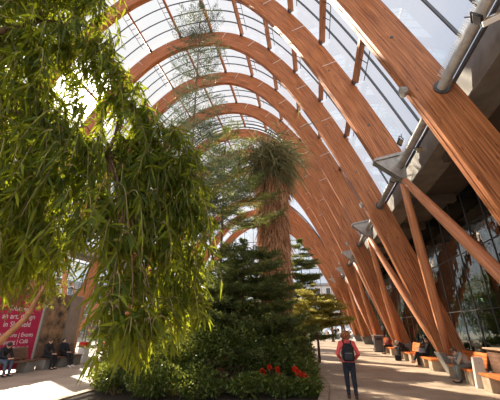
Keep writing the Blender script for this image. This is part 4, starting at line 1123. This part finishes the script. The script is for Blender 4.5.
person((5.08,12.98,0), PI/2, seated(.75,.10,.42,headdown=.35,wrz=.74), 'man in grey checked shirt and grey trousers bent over reading on the right bench', GREY, GTR, H_BR)
t = empty('magazine', (4.56,12.98,.76), PI/2, label='small open magazine in the hands of the reading man', cat='magazine')
b = MB(); b.prism([(-.13,.02),(0,0),(.13,.02),(.13,.026),(0,.006),(-.13,.026)], 'y', -.09, .09); b.build('pages', M['white'], t)
b = MB(); b.prism([(-.132,.016),(0,-.004),(.132,.016),(.132,.02),(0,0),(-.132,.02)], 'y', -.092, .092); b.build('cover', M['red_plastic'] if False else mat('cover', (.4,.2,.15), .5), t)
person((5.12,17.6,0), PI/2, seated(-.25,.08,.22,headdown=.3,cross=True,wrz=.80), 'dark dressed woman leaning back with crossed legs on the right bench', BLK, BLK, H_BR, 'long', mat('tan shoes', (.45,.22,.16), .6))
t = empty('shoulder_bag', (4.88,17.35,.62), label='blue shoulder bag on the lap of the leaning back woman', cat='bag')
b = MB(); b.prism([(-.13,0),(.13,0),(.15,.14),(.10,.20),(-.10,.20),(-.15,.14)], 'y', -.06, .06); b.build('bag_body', mat('blue grey leather', (.16,.20,.30), .6), t, True, .02)
b = MB(); b.tube([(-.1,0,.19),(-.05,0,.34),(.05,0,.34),(.1,0,.19)], .01, 6); b.build('strap', BLK, t, True)
person((5.0,20.75,0), PI/2+.1, seated(.85,.12,.42,headdown=.15,wrz=.70), 'white haired person in black coat stooping forward on the bench at centre right', BLK, BLK, H_W)
t = empty('carrier_bag', (4.42,20.4,0), label='dark carrier bag on the floor at the stooping person\'s feet', cat='bag')
b = MB(); b.prism([(-.16,0),(.16,0),(.18,.28),(-.18,.28)], 'y', -.09, .09); b.build('bag_body', BLK, t, True, .03)
b = MB(); b.tube([(-.08,0,.27),(-.05,0,.40),(.05,0,.40),(.08,0,.27)], .008, 6); b.build('handle', BLK, t, True)
t = empty('bottle', (5.0,20.05,.46), label='dark drinks bottle on the bench with the orange backrest', cat='bottle')
b = MB(); b.tube([(0,0,0),(0,0,.17),(0,0,.21),(0,0,.25)], [.035,.035,.014,.014], 12); b.build('glass_body', M['car_dark'], t, True)
b = MB(); b.tube([(0,0,.25),(0,0,.27)], .017, 10); b.build('cap', M['black'], t)
person((5.05,25.0,0), PI/2, seated(.2,.1,.3), 'person in maroon top and black trousers seated behind the stooping one', MAROON, BLK, H_BK)
person((5.05,28.8,0), PI/2, seated(.3,.1,.3), 'person in blue seated farthest along the right benches', BLUE, BLK, H_BR)
person((-12.15,11.0,0), -PI/2, seated(.35,.12,.36,headdown=.45), 'person in dark top and jeans seated before the crimson banner', BLK, JEANS, H_BK)
person((-12.15,14.3,0), -PI/2-.2, seated(-.35,.1,.2,headdown=.1,shin=.12), 'person in black with white shoes lounging on the bench before the pale panel', BLK, BLK, H_BK, shoe=M['white'])
person((-12.15,13.2,0), -PI/2, seated(.1,.1,.3,headdown=.2), 'dark dressed person seated before the rocky relief picture', BLK, BLK, H_BR)
person((2.9,52.5,-.02), .1, stand, 'distant person standing outside the far doorway', BLK, JEANS, H_BR)
